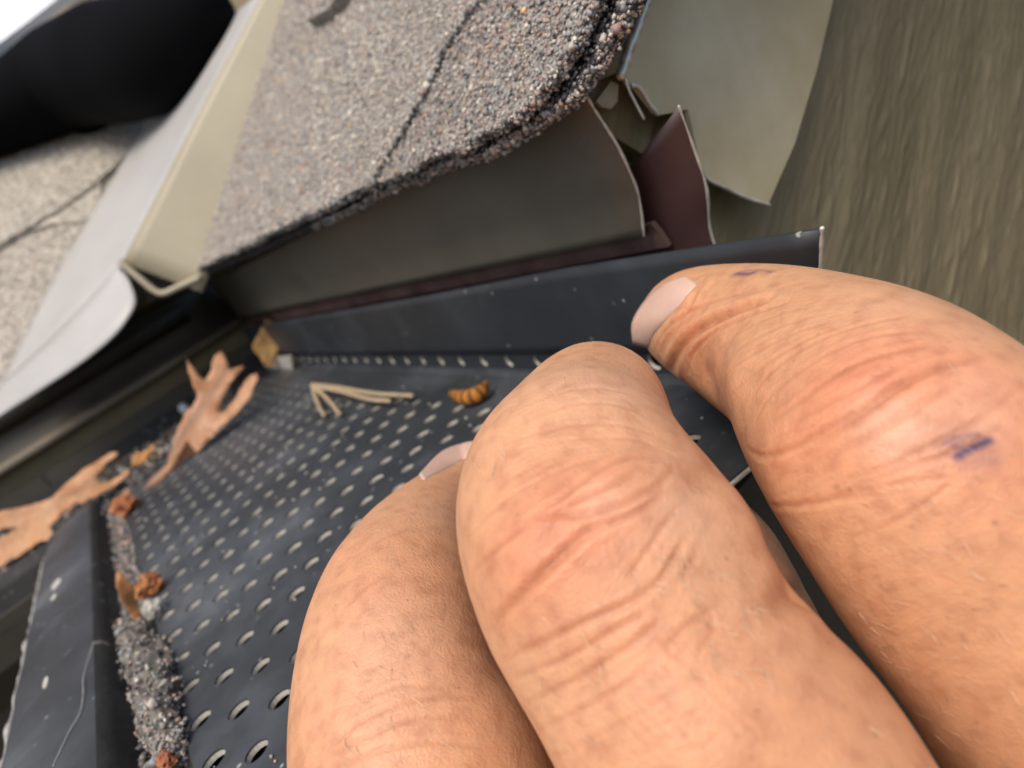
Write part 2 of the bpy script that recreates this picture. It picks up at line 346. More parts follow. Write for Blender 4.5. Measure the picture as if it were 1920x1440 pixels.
# ------------------------------------------------------------------ valley flashing between the two roofs
vf = thing('valley_flashing', 'white and tan metal valley flashing running up between the two shingle roofs', 'flashing')
base = onR(362, 522, 1.0); VD = unit(onR(528, 10, 1.0)-base); DR = unit((-.42, -.52, .62)); NV = unit(np.cross(VD, DR))
if NV @ (CAM-base) < 0: NV = -NV
def onV(px, py, h=0): return on(px, py, NV, NV @ base + h)
ridge = [onV(*p) for p in ((228, 492), (300, 352), (370, 215), (440, 85), (500, -30))]
foot = [onV(*p) for p in ((378, 548), (436, 400), (490, 240), (545, 90), (590, -30))]
def strip(r1, r2, nu=8, sub=4):
    a, b = catmull(r1, sub), catmull(r2, sub); n = min(len(a), len(b)); V = []
    for i in range(n):
        for j in range(nu+1): V.append(a[i]+(b[i]-a[i])*j/nu)
    return np.array(V), [(i*(nu+1)+j, i*(nu+1)+j+1, (i+1)*(nu+1)+j+1, (i+1)*(nu+1)+j) for i in range(n-1) for j in range(nu)]
solid(mesh_obj('rib_face', *strip(ridge, foot), M['tan'], vf, True), 1.0)
lipP = [onV(228, 492, .6), onV(262, 522, .8), onV(300, 550, .6), onV(335, 538, .6), onV(372, 522, .4)]
mesh_obj('end_hem', *tube(catmull(lipP, 5), np.full(21, 1.25), 10), M['tan'], vf, True)
pl = [onL(*p, 2) for p in ((-60, 830), (0, 722), (110, 505), (200, 352), (272, 228), (400, 0))]
rg = [r - NV*1.2 for r in ridge]
rr = catmull(rg, 8); pl2 = [onL(*p, 3) for p in ((0, 722), (110, 505), (200, 352), (272, 228), (350, 90))]
v1, f1 = strip(pl2, rg, 14, 8)
k = 15
for i in range(len(v1)):                                             # the pan dips to the valley line before it climbs the rib
    j = (i % k)/(k-1); v1[i] -= N2*1.0*math.sin(math.pi*j)
solid(mesh_obj('pan', v1, f1, M['valley'], vf, True), .8)
bot_t = [v1[j] for j in range(k)]
end_px = [(-30, 800), (0, 778), (40, 752), (80, 726), (120, 700), (160, 672), (190, 648), (212, 628), (228, 610), (240, 592), (248, 578), (252, 565), (250, 550), (242, 525), (228, 494)]
np_ = unit(np.cross(v1[7+k]-v1[7], v1[14]-v1[0])); np_ = np_*np.sign(np_ @ (CAM-v1[7])); np_ = unit(np_+np.array([.12, -.03, .05]))
bot_b = [on(*p, np_, np_ @ v1[7]) for p in end_px]
V, Fc = strip(bot_t, bot_b, 5, 2); solid(mesh_obj('pan_end', V, Fc, M['valley'], vf, True), .8)

# dark bar and white rail out of focus up in the left corner
bar = thing('bar', 'thick black bar out of focus across the top left corner, resting on the left roof', 'bar')
bc = [onL(*p, h) for h, p in zip((19, 19, 20, 28, 46, 60, 70), ((-420, 330), (-150, 262), (0, 214), (125, 148), (220, 118), (302, 98), (362, 40)))]
mesh_obj('bar_body', *tube(catmull(bc, 6), np.interp(np.linspace(0, 6, 37), range(7), (17, 17, 18, 24, 26, 23, 18)), 20), M['black'], bar, True)
for p, h in ((bc[1], 19), (bc[3], 27)): mesh_obj('foot_pad', *tube(np.array([p-N2*8, p-N2*(h-3)]), [9, 10], 16), M['black'], bar, True)
M['black'].node_tree.nodes['Principled BSDF'].inputs['Specular IOR Level'].default_value = .08
wp = np.array([onL(*p, 40) for p in ((-540, 420), (-170, 190), (-30, 102), (50, 42), (138, -26), (400, -230), (300, -330), (110, -200), (0, -90), (-60, -40), (-180, 50), (-560, 260))])
wr = mesh_obj('white_board', *slab(wp, N2, 5), M['white']); tag(wr, 'bright white board beyond the black bar in the extreme top left corner', 'board')

# ------------------------------------------------------------------ eave and rake flashings
ap = thing('eave_flashing', 'shaded grey beige metal flashing hanging below the right shingle edge', 'flashing')
ap_px = [(1207, 442), (1200, 385), (1190, 330), (1172, 270), (1155, 225), (1140, 185), (1132, 150)]
endp = [onY(*p, 4) for p in ap_px]; endp = catmull(endp, 3)
zs = np.array([p[2] for p in endp]); xsn = np.linspace(XC-8, 0, 40); V, Fc = [], []
nz = len(endp)
for j in range(nz):
    t = j/(nz-1); curl = 4 - 4.2*max(0, t-.25)
    for i in range(41):
        xx = XC-8 + (endp[j][0]-(XC-8))*i/40; zz = zs[j] + .010*(endp[j][0]-xx)
        V.append((xx, curl + .25*noise.noise(Vector((xx*.03, zz*.1, 0))), zz))
for j in range(nz-1):
    for i in range(40): Fc.append((j*41+i, j*41+i+1, (j+1)*41+i+1, (j+1)*41+i))
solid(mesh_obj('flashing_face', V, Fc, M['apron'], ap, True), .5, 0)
E_ = np.array([V[j*41+40] for j in range(nz)])
mesh_obj('cut_edge', *tube(E_+np.array([.15, -.15, 0]), .10+.13*rng.random(nz), 8), M['alu'], ap, True)
hz = [V[i] for i in range(41)]
br = thing('eave_flashing', 'maroon metal flashing strip tucked behind the shaded grey beige one', 'flashing')
be = catmull([onY(*p, 7.5) for p in ((1342, 470), (1338, 440), (1322, 335), (1305, 262), (1288, 188))], 3)
bl = [onY(*p, 7.5) for p in ((1150, 242), (1040, 300), (700, 420))]
V, Fc = [], []; nz = len(be)
for j in range(nz):
    z0 = be[0][2]-1; t = j/(nz-1)
    for i in range(31):
        xx = XC-6 + (be[j][0]-(XC-6))*i/30; ztop_line = be[-1][2]-.42*(be[-1][0]-xx) if xx > 30 else be[-1][2]-.42*(be[-1][0]-30)
        zz = z0 + (max(ztop_line, 22.5)-z0)*t; V.append((xx, 7.5-1.5*t*t, zz - .006*(xx-40)))
for j in range(nz-1):
    for i in range(30): Fc.append((j*31+i, j*31+i+1, (j+1)*31+i+1, (j+1)*31+i))
solid(mesh_obj('flashing_face', V, Fc, M['maroon'], br, True), .5, 0)
E_ = np.array([V[j*31+30] for j in range(nz)]); mesh_obj('cut_edge', *tube(E_+np.array([.1, -.1, 0]), .10+.11*rng.random(nz), 8), M['alu'], br, True)
M['lip'] = noisy('tan brown lip paint', [(.3, (.16, .135, .095)), (.7, (.24, .205, .15))], scale=60, rough=(.4, .6), bump=.2)
M['maroon_dust'] = noisy('dusty maroon', [(.35, (.075, .036, .03)), (.65, (.17, .10, .08))], scale=120, rough=(.6, .8), bump=.3)
lz = mesh_obj('lower_hem', *extrude_profile([(6.0, 17.5), (5.6, 20.0), (5.0, 21.4), (5.8, 21.5), (6.4, 20), (6.8, 17.5)], XC-4, 40, 30, closed=True), M['maroon_dust'], br)

rk = thing('rake_flashing', 'olive beige metal flashing with a bent lower corner running up the gable edge', 'flashing')
XF = 44.0
rk_px = [(1168, 128), (1205, 30), (1222, -20), (1300, -220), (1640, -260), (1562, 0), (1532, 130), (1490, 270), (1440, 384), (1402, 372), (1360, 352), (1330, 338), (1316, 322), (1300, 250), (1290, 205), (1240, 215), (1228, 208), (1195, 165), (1180, 158), (1168, 135)]
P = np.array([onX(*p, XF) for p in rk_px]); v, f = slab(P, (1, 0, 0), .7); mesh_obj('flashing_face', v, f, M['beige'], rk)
hem = np.array([onX(*p, XF+.3) for p in ((1165, 140), (1172, 120), (1180, 92), (1190, 68), (1203, 32), (1222, -20), (1300, -220))])
mesh_obj('top_fold', *tube(catmull(hem, 5), .45+.25*rng.random(31), 10), M['alu'], rk, True)
ed = np.array([onX(*p, XF+.05) for p in ((1442, 384), (1402, 372), (1360, 352), (1330, 338), (1316, 322))])
mesh_obj('cut_edge', *tube(catmull(ed, 3), np.full(13, .22), 8), M['alu'], rk, True)
nt_ = [onX(*p, XF+.2) for p in ((1168, 132), (1178, 165), (1190, 190), (1207, 222))]; mesh_obj('torn_edge', *tube(catmull(nt_, 4), np.full(13, .17), 8), M['alu'], rk, True)
nt_ = [onX(*p, XF+.3) for p in ((1186, 160), (1198, 164), (1208, 176), (1220, 196), (1234, 214))]; mesh_obj('torn_edge', *tube(catmull(nt_, 4), np.full(17, .24), 8), M['alu'], rk, True)
# flange that turns in under the shingles, and a scrap of it curling down at the corner
fl = np.array([onX(*p, XF-.2) for p in ((1166, 132), (1203, 32), (1222, -20), (1300, -220))]); fin = np.array([p+np.array([-22, 0, 1.0]) for p in fl])
V, Fc = strip(fl, fin, 3, 3); solid(mesh_obj('under_shingle_flange', V, Fc, M['beige'], rk, True), .6)
sc = np.array([onX(*p, XF-1) for p in ((1146, 152), (1160, 158), (1158, 190), (1146, 204), (1128, 200), (1118, 190))]); v, f = slab(sc, (1, 0, 0), .5); mesh_obj('bent_tab', v, f, M['tan'], rk)

rb = thing('rake_board', 'rough olive brown painted board with raised grain at the right of the picture', 'board')
sl = unit((0, 1, TP)); pn = np.cross([1, 0, 0], sl); org = np.array([XR, 0, 20.0])
V, Fc = [], []
AA = np.concatenate([np.linspace(-110, -22, 10), np.arange(-20, 120, .7), np.linspace(124, 260, 14)]); BB = np.concatenate([np.linspace(-170, -42, 10), np.arange(-40, 110, .42), np.linspace(113, 230, 12)]); na, nb = len(AA), len(BB)
for a in AA:
    for b in BB:
        p = org + sl*a + pn*(-b); nz_ = noise.noise
        wob = b + 1.6*nz_(Vector((a*.02, b*.02, 9)))
        h = .7*nz_(Vector((a*.012, wob*.16, 1))) + .62*max(0, nz_(Vector((a*.13, wob*.55, 3)))-.10) + .30*max(0, nz_(Vector((a*.21, wob*1.05, 6)))-.08) + .12*nz_(Vector((a*.5, b*1.1, 5)))
        p[0] += h; V.append(p)
for i in range(na-1):
    for j in range(nb-1): Fc.append((i*nb+j, i*nb+j+1, (i+1)*nb+j+1, (i+1)*nb+j))
V = np.array(V); keep = lambda fc: V[fc[0]][1] > 1.5
Fc = [q for q in Fc if all(V[i][1] > 9.5 and N1 @ (V[i]-A0) < -11 for i in q)]
rbf = solid(mesh_obj('board_face', V, Fc, M['wood'], rb, True), 10, -1)
mw = M['wood'].node_tree
for n_ in mw.nodes:
    if n_.type == 'MAPPING': n_.vector_type = 'TEXTURE'; n_.inputs['Rotation'].default_value = (PITCH, 0, 0); n_.inputs['Scale'].default_value = (1/4, 1/.8, 1/4)

# left eave flashing under the valley end
le = thing('eave_flashing', 'dark shaded flashing with a tan bottom lip below the left roof edge', 'flashing')
prof = [(XC-10, 46), (XC-8.5, 40), (XC-8, 30), (XC-7, 26.5), (XC-4.5, 24.2), (XC-3.5, 22), (XC-5, 20.5), (XC-7, 21)]
solid(mesh_obj('flashing_face', *extrude_profile(prof, -700, 4, 30, axis=1), M['gutter'], le, True), .6)
prof = [(XC-4.6, 24.4), (XC-2.6, 22.6), (XC-2.4, 20.6), (XC-4.4, 19.6), (XC-6, 20.8)]
mesh_obj('bottom_lip', *extrude_profile(prof, -700, 3, 20, axis=1, closed=True), M['lip'], le, True)
prof = [(XC-6, 33), (XC-3, 36.5), (XC-2.5, 39), (XC-5, 41), (XC-8, 38)]
mesh_obj('upper_roll', *extrude_profile(prof, -700, -14, 20, axis=1, closed=True), M['gutter'], le, True)

# ------------------------------------------------------------------ gutters
gt = thing('gutter', 'brown metal gutter below the perforated guards, turning at the inside corner', 'gutter')
XG = 52.0
prof = [(9, 12), (9, -75), (-60, -75), (-80, -62), (-88, -30), (-97, -18), (-99, -5), (-95, -4.5), (-93, -17), (-84, -31), (-76, -60), (-58, -72), (6, -72), (6, 12)]
mesh_obj('trough', *extrude_profile(prof, XC+8, XG, 12, closed=True), M['gutter'], gt)
prof = [(XC-8, 12), (XC-8, -75), (XC+60, -75), (XC+80, -62), (XC+88, -30), (XC+97, -18), (XC+99, -5), (XC+95, -4.5), (XC+93, -17), (XC+84, -31), (XC+76, -60), (XC+58, -72), (XC-5, -72), (XC-5, 12)]
mesh_obj('trough', *extrude_profile(prof, -900, -96.5, 12, axis=1, closed=True), M['gutter'], gt)
prof = [(XC-8, 12), (XC-8, -75), (XC+60, -75), (XC+60, -72), (XC-5, -72), (XC-5, 12)]
mesh_obj('trough_corner', *extrude_profile(prof, -96, 9, 6, axis=1, closed=True), M['gutter'], gt)
mesh_obj('end_cap', *box((XG+.2, -92, -75), (XG+1.6, 8, -6)), M['gutter'], gt)
si = mesh_obj('silt', *extrude_profile([(-74, -58), (-40, -66), (4, -60)], XC+10, XG-1, 20), M['gutter_in'], gt, True)
si['kind'] = 'stuff'

# ------------------------------------------------------------------ perforated guards
def zprof(y):
    y = np.asarray(y, float)
    return np.where(y > -33, 1.6*(-y)/33, 1.6-1.2*(-y-33)/41)
def perforated(rows, x0, x1, pitch, dy, rad, clip, mapf, nseg=16, coll=.85):
    """sheet of cells, each with a punched round hole and a downturned collar; mapf(x,y,depth)->3D"""
    V, Fc, mi = [], [], []
    ang = np.linspace(0, 2*np.pi, nseg, endpoint=False)+np.pi/nseg
    for r, yc in enumerate(rows):
        xs = np.arange(x0, x1, pitch) + (pitch/2 if r % 2 else 0)
        for xc in xs:
            if not clip(xc, yc): continue
            rr = rad*(1+.05*random.uniform(-1, 1)); hx, hy = pitch/2, dy/2; o = len(V)
            ring = [(xc+rr*math.cos(a), yc+rr*math.sin(a)) for a in ang]; outer = []
            for a in ang:
                c, s = math.cos(a), math.sin(a); k = min(hx/abs(c) if abs(c) > 1e-6 else 1e9, hy/abs(s) if abs(s) > 1e-6 else 1e9)
                outer.append((xc+c*k, yc+s*k))
            # the ring's squared-off outer loop plus the four cell corners
            V += [mapf(x, y, 0) for x, y in outer]; V += [mapf(x, y, 0) for x, y in ring]
            V += [mapf(xc+(x-xc)*.985, yc+(y-yc)*.985, .25) for x, y in ring]; V += [mapf(xc+(x-xc)*.94, yc+(y-yc)*.94, coll) for x, y in ring]
            cor = [(hx, hy), (-hx, hy), (-hx, -hy), (hx, -hy)]; co = len(V); V += [mapf(xc+a, yc+b, 0) for a, b in cor]
            for k in range(nseg):
                k2 = (k+1) % nseg
                Fc += [(o+k, o+k2, o+nseg+k2, o+nseg+k), (o+nseg+k, o+nseg+k2, o+2*nseg+k2, o+2*nseg+k), (o+2*nseg+k, o+2*nseg+k2, o+3*nseg+k2, o+3*nseg+k)]; mi += [0, 0, 1]
                # corner triangle where consecutive outer points lie on different sides
                (xa, ya), (xb, yb) = outer[k], outer[k2]
                oa = abs(abs(xa-xc)-hx) < 1e-6; ob = abs(abs(xb-xc)-hx) < 1e-6
                if oa != ob:
                    mx, my = (xa if oa else xb)-xc, (yb if oa else ya)-yc
                    ci = min(range(4), key=lambda q: (cor[q][0]-math.copysign(hx, mx))**2+(cor[q][1]-math.copysign(hy, my))**2)
                    Fc.append((o+k, co+ci, o+k2)); mi.append(0)
    return np.array(V), Fc, mi
gg = thing('gutter_guard', 'dark blue grey perforated metal gutter guard lifted by the fingers', 'gutter guard')
XEND = 62.0
DYR = 4.25; rows = [-71.4+DYR*i for i in range(15)]
def miter(y): return XC + 6 + 1.0*(-y)
mp_ = lambda x, y, d: (x, y, float(zprof(y)) - d)
V, Fc, mi = perforated(rows, -240+8.4+1, XEND+3, 10.0, DYR, 1.42, lambda x, y: miter(y) < x < XEND-6-.1*abs(y), mp_)
mesh_obj('perforated_panel', V, Fc, None, gg, mats=[M['guard'], M['collar']], midx=mi)
# rear bend and flange, with one row of holes low on the flange
yb0 = rows[-1]+DYR/2
prof = [(yb0, float(zprof(yb0))), (-5, float(zprof(-5))), (-.9, .2), (-.25, .75), (0, 1.4)]
mesh_obj('rear_bend', *extrude_profile(prof, XC+7, XEND, 4), M['guard'], gg)
mpf = lambda x, z, d: (x, d*1.0, z)
V, Fc, mi = perforated([3.2], XC+10, XEND-2, 10.0, 3.6, 1.35, lambda x, y: x < XEND-6, mpf)
mesh_obj('flange_hole_row', V, Fc, None, gg, mats=[M['guard_clean'], M['collar']], midx=mi)
ftop = [onY(*p, 0) for p in ((540, 600), (700, 572), (870, 541), (1060, 504), (1250, 473), (1400, 450), (1540, 429))]
xt = np.array([p[0] for p in ftop]); zt = np.array([p[2] for p in ftop]); xe0 = onY(1512, 500, 0)
V, Fc = [], []; nx, nzz = 80, 8
for i in range(nx+1):
    for j in range(nzz+1):
        t = j/nzz; xend = 60.5+(xt[-1]-60.5)*t; x = (XC+6) + (xend-XC-6)*i/nx; top_z = np.interp(x, xt, zt)
        z = 5.0 + (top_z-5.0)*t; V.append((x, .55*noise.noise(Vector((x*.02, z*.03, 4)))*t, z))
for i in range(nx):
    for j in range(nzz): Fc.append((i*(nzz+1)+j, (i+1)*(nzz+1)+j, (i+1)*(nzz+1)+j+1, i*(nzz+1)+j+1))
solid(mesh_obj('rear_flange', V, Fc, M['guard_clean'], gg, True), .55, 0)
E_ = np.array([V[nx*(nzz+1)+j] for j in range(nzz+1)]); mesh_obj('cut_edge', *tube(resample(E_+np.array([.1, 0, 0]), .4), .12+.16*rng.random(len(resample(E_, .4))), 8), M['alu'], gg, True)
# solid end strip of the panel out to its cut end
V = [(XEND-6.5-.1*abs(y), y, float(zprof(y))+.02) for y in np.linspace(-73, -1, 13)] + [(XEND-.1*abs(y), y, float(zprof(y))+.02) for y in np.linspace(-73, -1, 13)]
Fc = [(i, i+1, 14+i, 13+i) for i in range(12)]; solid(mesh_obj('panel_end', V, Fc, M['guard'], gg), .6)
V = np.array(V[13:]); mesh_obj('panel_cut_edge', *tube(V, np.full(13, .3), 8), M['alu'], gg, True)
yf = rows[0]-DYR/2
zf = float(zprof(yf))
prof = [(yf, zf), (yf-1.2, zf-1.6), (yf-2, zf-2.4), (-79.3, zf-2.6), (-80.2, zf-1.8), (-80.8, 1.5), (-81.3, 3.0), (-82.2, 3.6)]
mesh_obj('front_channel', *extrude_profile(prof, -156, 46, 4), M['guard_old'], gg, True)
prof = [(-82.2, 3.6), (-83.2, 3.75), (-88, 3.3), (-96.2, 2.0), (-97.4, 1.3), (-98.0, 0), (-98.2, -9), (-96, -10)]
V, Fc = extrude_profile(prof, -152, 46, 60); V = np.array(V)
for i, p in enumerate(V):
    if p[1] < -96: V[i] += np.array(noise.noise_vector(Vector(p*.12)))*.35
mesh_obj('front_lip', V, Fc, M['guard'], gg, True)
we = np.array([(x, -97.7+.25*noise.noise(Vector((x*.1, 0, 0))), .9) for x in np.arange(-150, 46, 1.5)]); rad = np.array([.2+.75*max(0, noise.noise(Vector((x*.16, 3, 0)))+.22) for x in we[:, 0]])
mesh_obj('worn_edge', *tube(we, rad, 8), M['alu'], gg, True)
def surf_lip(px, py, h): return on(px, py, unit((0, -.155, 1)), unit((0, -.155, 1)) @ np.array([0, -88, 3.3]) + h)
scp = [surf_lip(*p, .05) for p in ((100, 1435), (128, 1375), (150, 1335), (156, 1300), (157, 1265), (175, 1205))]
mesh_obj('scratch', *tube(catmull(scp, 4), np.full(21, .07), 6), M['alu'], gg)
for c_, r_ in (((105, 1095), (1.3, .9)), ((85, 1280), (.9, .35)), ((100, 1120), (.7, .5))):
    c0 = surf_lip(*c_, .03); th = np.linspace(0, 2*np.pi, 14, endpoint=False)
    V = [c0 + np.array([r_[0]*2.2*math.cos(a)*(1+.3*random.random()), r_[1]*1.4*math.sin(a), 0.0]) for a in th]; V = [(*p[:2], 3.3+(p[1]+88)*.155+.06) for p in V]
    mesh_obj('paint_chip', *slab(V, (0, 0, 1), .08), M['collar'], gg)
tb = np.array([onY(*p, -3) for p in ((500, 672), (545, 668), (552, 722), (505, 726))]); mesh_obj('corner_tab', *slab(tb, (0, 1, 0), -.6), M['collar'], gg)

gl = thing('gutter_guard', 'dirt covered dark gutter guard over the left gutter beyond the oak leaves', 'gutter guard')
rowsL = [XC+10+DYR*i for i in range(17)]
mpl = lambda y, x, d: (x, y, -.6 - d)
V, Fc, mi = perforated(rowsL, -330, 4, 10.0, DYR, 1.5, lambda y, x: x < XC + 4 + (-y)-3, mpl, 10, .6)
mesh_obj('perforated_panel', V, Fc, None, gl, mats=[M['guard_old'], M['collar']], midx=mi)
mesh_obj('rear_strip', *extrude_profile([(XC-4, 6), (XC-3, 0), (XC+10-DYR/2, -.6)], -330, 2, 8, axis=1), M['guard_old'], gl)
prof = [(XC+10+DYR*16.5, -.6), (XC+82, -2.5), (XC+84, 2.5), (XC+97, 1.0), (XC+98.5, -9)]
mesh_obj('front_lip', *extrude_profile(prof, -330, -84, 8, axis=1), M['guard_old'], gl)
g = np.stack([rng.uniform(XC, XC+95, 2600), rng.uniform(-220, 0, 2600)], -1); g = g[g[:, 0] < XC + 6 - g[:, 1]]
granules('fine_debris', np.column_stack([g, rng.uniform(-.4, .5, len(g))]), .75, M['granule'], gl, [2, 3, 5, 10, 30, 12, 2, 3, 2])

# ------------------------------------------------------------------ litter
def crumb(c, rad, cols, seed, name, label, cat, group=None, stretch=(1, 1, 1), amp=.32, sub=4):
    bm = bmesh.new(); bmesh.ops.create_icosphere(bm, subdivisions=sub, radius=1); V = np.array([v.co for v in bm.verts]); Fc = [[v.index for v in f_.verts] for f_ in bm.faces]; bm.free()
    C = []
    for i, p in enumerate(V):
        n1 = noise.noise(Vector(p*1.6+seed)); n2 = noise.noise(Vector(p*4+seed)); n3 = noise.noise(Vector(p*9+seed)); V[i] = p*(1+amp*n1+amp*.6*n2+amp*.3*n3); k = min(1, max(0, .5+n1+.6*n2)); C.append(np.array(cols[0])*(1-k)+np.array(cols[1])*k)
    V = V*np.array(stretch)*rad + np.asarray(c); o = mesh_obj(name, V, Fc, M['debris'], None, False); colattr(o, C); tag(o, label, cat, group); return o
def leaf(name, outline, plane_n, plane_p, label, cols, curl=3.0, veins=None, step=.9, group=None):
    """leaf blade: photographed outline laid on its own tilted plane, curled, given thickness"""
    n = unit(plane_n); d = n @ np.asarray(plane_p); P3 = np.array([on(*p, n, d) for p in outline])
    c = P3.mean(0); u_, s_, vt = np.linalg.svd(P3-c); ax, ay = vt[0], vt[1]
    P2 = np.column_stack([(P3-c) @ ax, (P3-c) @ ay]); lo, hi = P2.min(0), P2.max(0)
    bm = bmesh.new(); B = resample(P2, step, True); B = B + np.array([np.array(noise.noise_vector(Vector((x*.7, y*.7, 2))))[:2] for x, y in B])*.55; bv = [bm.verts.new((x, y, 0)) for x, y in B]; ed = [bm.edges.new((bv[i], bv[(i+1) % len(bv)])) for i in range(len(bv))]
    bmesh.ops.triangle_fill(bm, edges=ed, use_beauty=True)
    for _ in range(2): bmesh.ops.subdivide_edges(bm, edges=[e for e in bm.edges if e.calc_length() > step*1.6], cuts=1)
    bmesh.ops.triangulate(bm, faces=bm.faces[:]); bm.verts.index_update()
    X = np.array([v.co for v in bm.verts]); Fc = [[v.index for v in f_.verts] for f_ in bm.faces]; bm.free()
    span = hi-lo; V, C = [], []
    for x, y, _ in X:
        t = (x-lo[0])/span[0]; q = (y-(lo[1]+hi[1])/2)/span[1]
        h = curl*(q*q*2.2 - .25) + curl*.35*math.sin(t*5) + .5*curl*noise.noise(Vector((x*.12, y*.16, 1)))
        V.append(c+ax*x+ay*y+n*h); k = .5+.9*noise.noise(Vector((x*.15, y*.15, 3))); k = min(1, max(0, k)); mid = max(math.exp(-(q*16)**2)*.45, .28*max(0, math.sin((t*9-abs(q)*4.5)*2*math.pi))**10)
        C.append((np.array(cols[0])*(1-k)+np.array(cols[1])*k)*(1-mid))
    o = mesh_obj(name, V, Fc, M['leaf'], None, True); colattr(o, C); solid(o, .16, 0); tag(o, label, 'leaf', group); return o
l1o = [(263, 917), (285, 893), (308, 868), (322, 832), (333, 800), (348, 772), (366, 758), (372, 742), (358, 705), (353, 676), (362, 690), (384, 714), (394, 692), (402, 668), (413, 657), (424, 672), (432, 692), (456, 684), (446, 702), (432, 722), (418, 752), (410, 776), (424, 770), (446, 744), (466, 708), (482, 700), (486, 712), (474, 744), (452, 772), (420, 802), (392, 826), (366, 850), (352, 826), (340, 842), (326, 868), (304, 896), (280, 914)]
pL = onZ(345, 850, 4); cdir = unit(CAM-pL)
leaf('oak_leaf', l1o, unit(cdir+np.array([0, -.2, .35])), pL, 'large curled tan oak leaf with pointed lobes standing at the corner joint', ((.34, .145, .05), (.55, .31, .185)), 2.8)
leaf('oak_leaf_underside_shade', [(322, 862), (338, 840), (354, 822), (372, 846), (358, 866), (340, 882), (304, 922), (290, 924), (306, 892)], unit(cdir+np.array([0, .3, .5])), onZ(335, 862, 2.2), 'dark brown piece painting the shaded underside of the large curled oak leaf', ((.06, .022, .008), (.16, .06, .02)), 1.0)  # separate dark piece; the shade under the curled leaf is put into its colour
l2o = [(-60, 985), (0, 962), (50, 948), (100, 934), (128, 905), (152, 884), (190, 860), (216, 846), (222, 852), (200, 872), (186, 892), (186, 906), (210, 896), (238, 878), (240, 888), (214, 912), (184, 934), (150, 946), (118, 964), (92, 988), (104, 1002), (100, 1014), (76, 1018), (46, 1034), (12, 1056), (-60, 1100), (-70, 1050), (0, 1003), (30, 988), (0, 990), (-40, 1010)]
pL = onZ(110, 960, 5); cdir = unit(CAM-pL)
leaf('oak_leaf', l2o, unit(cdir*.8+np.array([0, -.1, .6])), pL, 'flat pale orange oak leaf lying over the gutter edge at the left', ((.38, .165, .06), (.58, .33, .18)), 3.4)
pL = onZ(505, 690, 4)
leaf('leaf_scrap', [(478, 640), (490, 618), (500, 598), (512, 602), (526, 610), (524, 630), (534, 646), (520, 660), (512, 684), (500, 690), (486, 668), (474, 655)], unit(unit(CAM-pL)+np.array([0, 0, .2])), pL, 'small mustard yellow leaf scrap in the dark corner by the guard flange', ((.25, .12, .03), (.50, .30, .10)), 2.0)
pL = onZ(265, 862, 3)
leaf('leaf_scrap', [(245, 872), (252, 855), (270, 845), (292, 830), (288, 842), (276, 862), (258, 874)], unit(unit(CAM-pL)+np.array([0, 0, .4])), pL, 'small bright orange leaf scrap between the two oak leaves', ((.45, .18, .06), (.70, .36, .10)), 1.0)
crumb(onZ(234, 948, 2.6), 3.2, ((.16, .03, .015), (.50, .20, .07)), 2, 'bud_husk', 'red brown crumpled husk below the flat oak leaf', 'husk', None, (1.3, 1, .9))
crumb(onZ(280, 1097, 2.4), 2.1, ((.22, .06, .02), (.42, .18, .06)), 5, 'bud_husk', 'round rusty brown husk beside the pointed leaf sliver', 'husk', None, (1, 1.2, 1))
crumb(onZ(345, 765, 4), 2.2, ((.75, .77, .78), (.85, .86, .86)), 9, 'pebble', 'tiny white pebble beside the large curled oak leaf', 'pebble', None, (1, 1, 1), .1)
pL = onZ(240, 1120, 6)
leaf('leaf_sliver', [(216, 1078), (226, 1069), (236, 1084), (248, 1106), (262, 1132), (270, 1158), (262, 1170), (246, 1156), (228, 1130), (218, 1104)], unit(unit(CAM-pL)+np.array([.5, .2, 0])), pL, 'pointed orange brown leaf sliver standing in the front channel', ((.22, .08, .02), (.52, .25, .09)), 1.6)
# clod of shingle grit lying in the channel
cl = thing('grit_clod', 'long grey clod of shingle grit lying in the front channel', 'clod')
cc = [onZ(*p, .8) for p in ((236, 1178), (262, 1205), (282, 1252), (296, 1305), (308, 1352), (322, 1400))]; C_ = catmull(cc, 6); t_ = np.linspace(0, 1, len(C_))
V, Fc = tube(C_, 1.2+2.0*np.sin(np.pi*np.clip(t_*.92+.06, 0, 1))**.7*.85, 20); V = np.array([p+np.array(noise.noise_vector(Vector(p*.35)))*1.3+np.array(noise.noise_vector(Vector(p*1.1)))*.5 for p in V])
o = mesh_obj('clod_body', V, Fc, M['debris'], cl); colattr(o, np.array([np.array((.15, .135, .11))+.12*noise.noise(Vector(p*.6)) for p in V]).clip(.02, 1))
q = V[rng.integers(0, len(V), 2600)]+rng.normal(0, .22, (2600, 3)); granules('clod_granules', q, .30, M['granule'], cl, [1, 4, 14, 34, 26, 10, .5, 8, .5])
q = np.column_stack([rng.uniform(-150, 45, 3200), rng.uniform(-80, -73.5, 3200), rng.uniform(-1.9, -1.2, 3200)]); granules('channel_grit', q, .42, M['granule'], gg, [3, 5, 9, 16, 30, 12, 2, 5, 3])
q = np.column_stack([rng.uniform(-200, 50, 260), rng.uniform(-72, -3, 260)]); q = np.column_stack([q, zprof(q[:, 1])+.15]); granules('loose_grit', q, .22, M['granule'], gg, [8, 8, 8, 8, 4, 4, 1, 2, 8])
crumb(onZ(288, 1142, 1.6), 1.7, ((.22, .21, .18), (.50, .49, .42)), 12, 'pebble', 'pale grey pebble below the round rusty brown husk', 'pebble', None, (1, 1.1, 1.1), .25)
crumb(onZ(312, 1428, 1.0), 1.4, ((.25, .07, .03), (.40, .16, .07)), 21, 'bark_crumb', 'tiny reddish crumb below the long grey clod', 'crumb', None, (1.5, .7, .7))
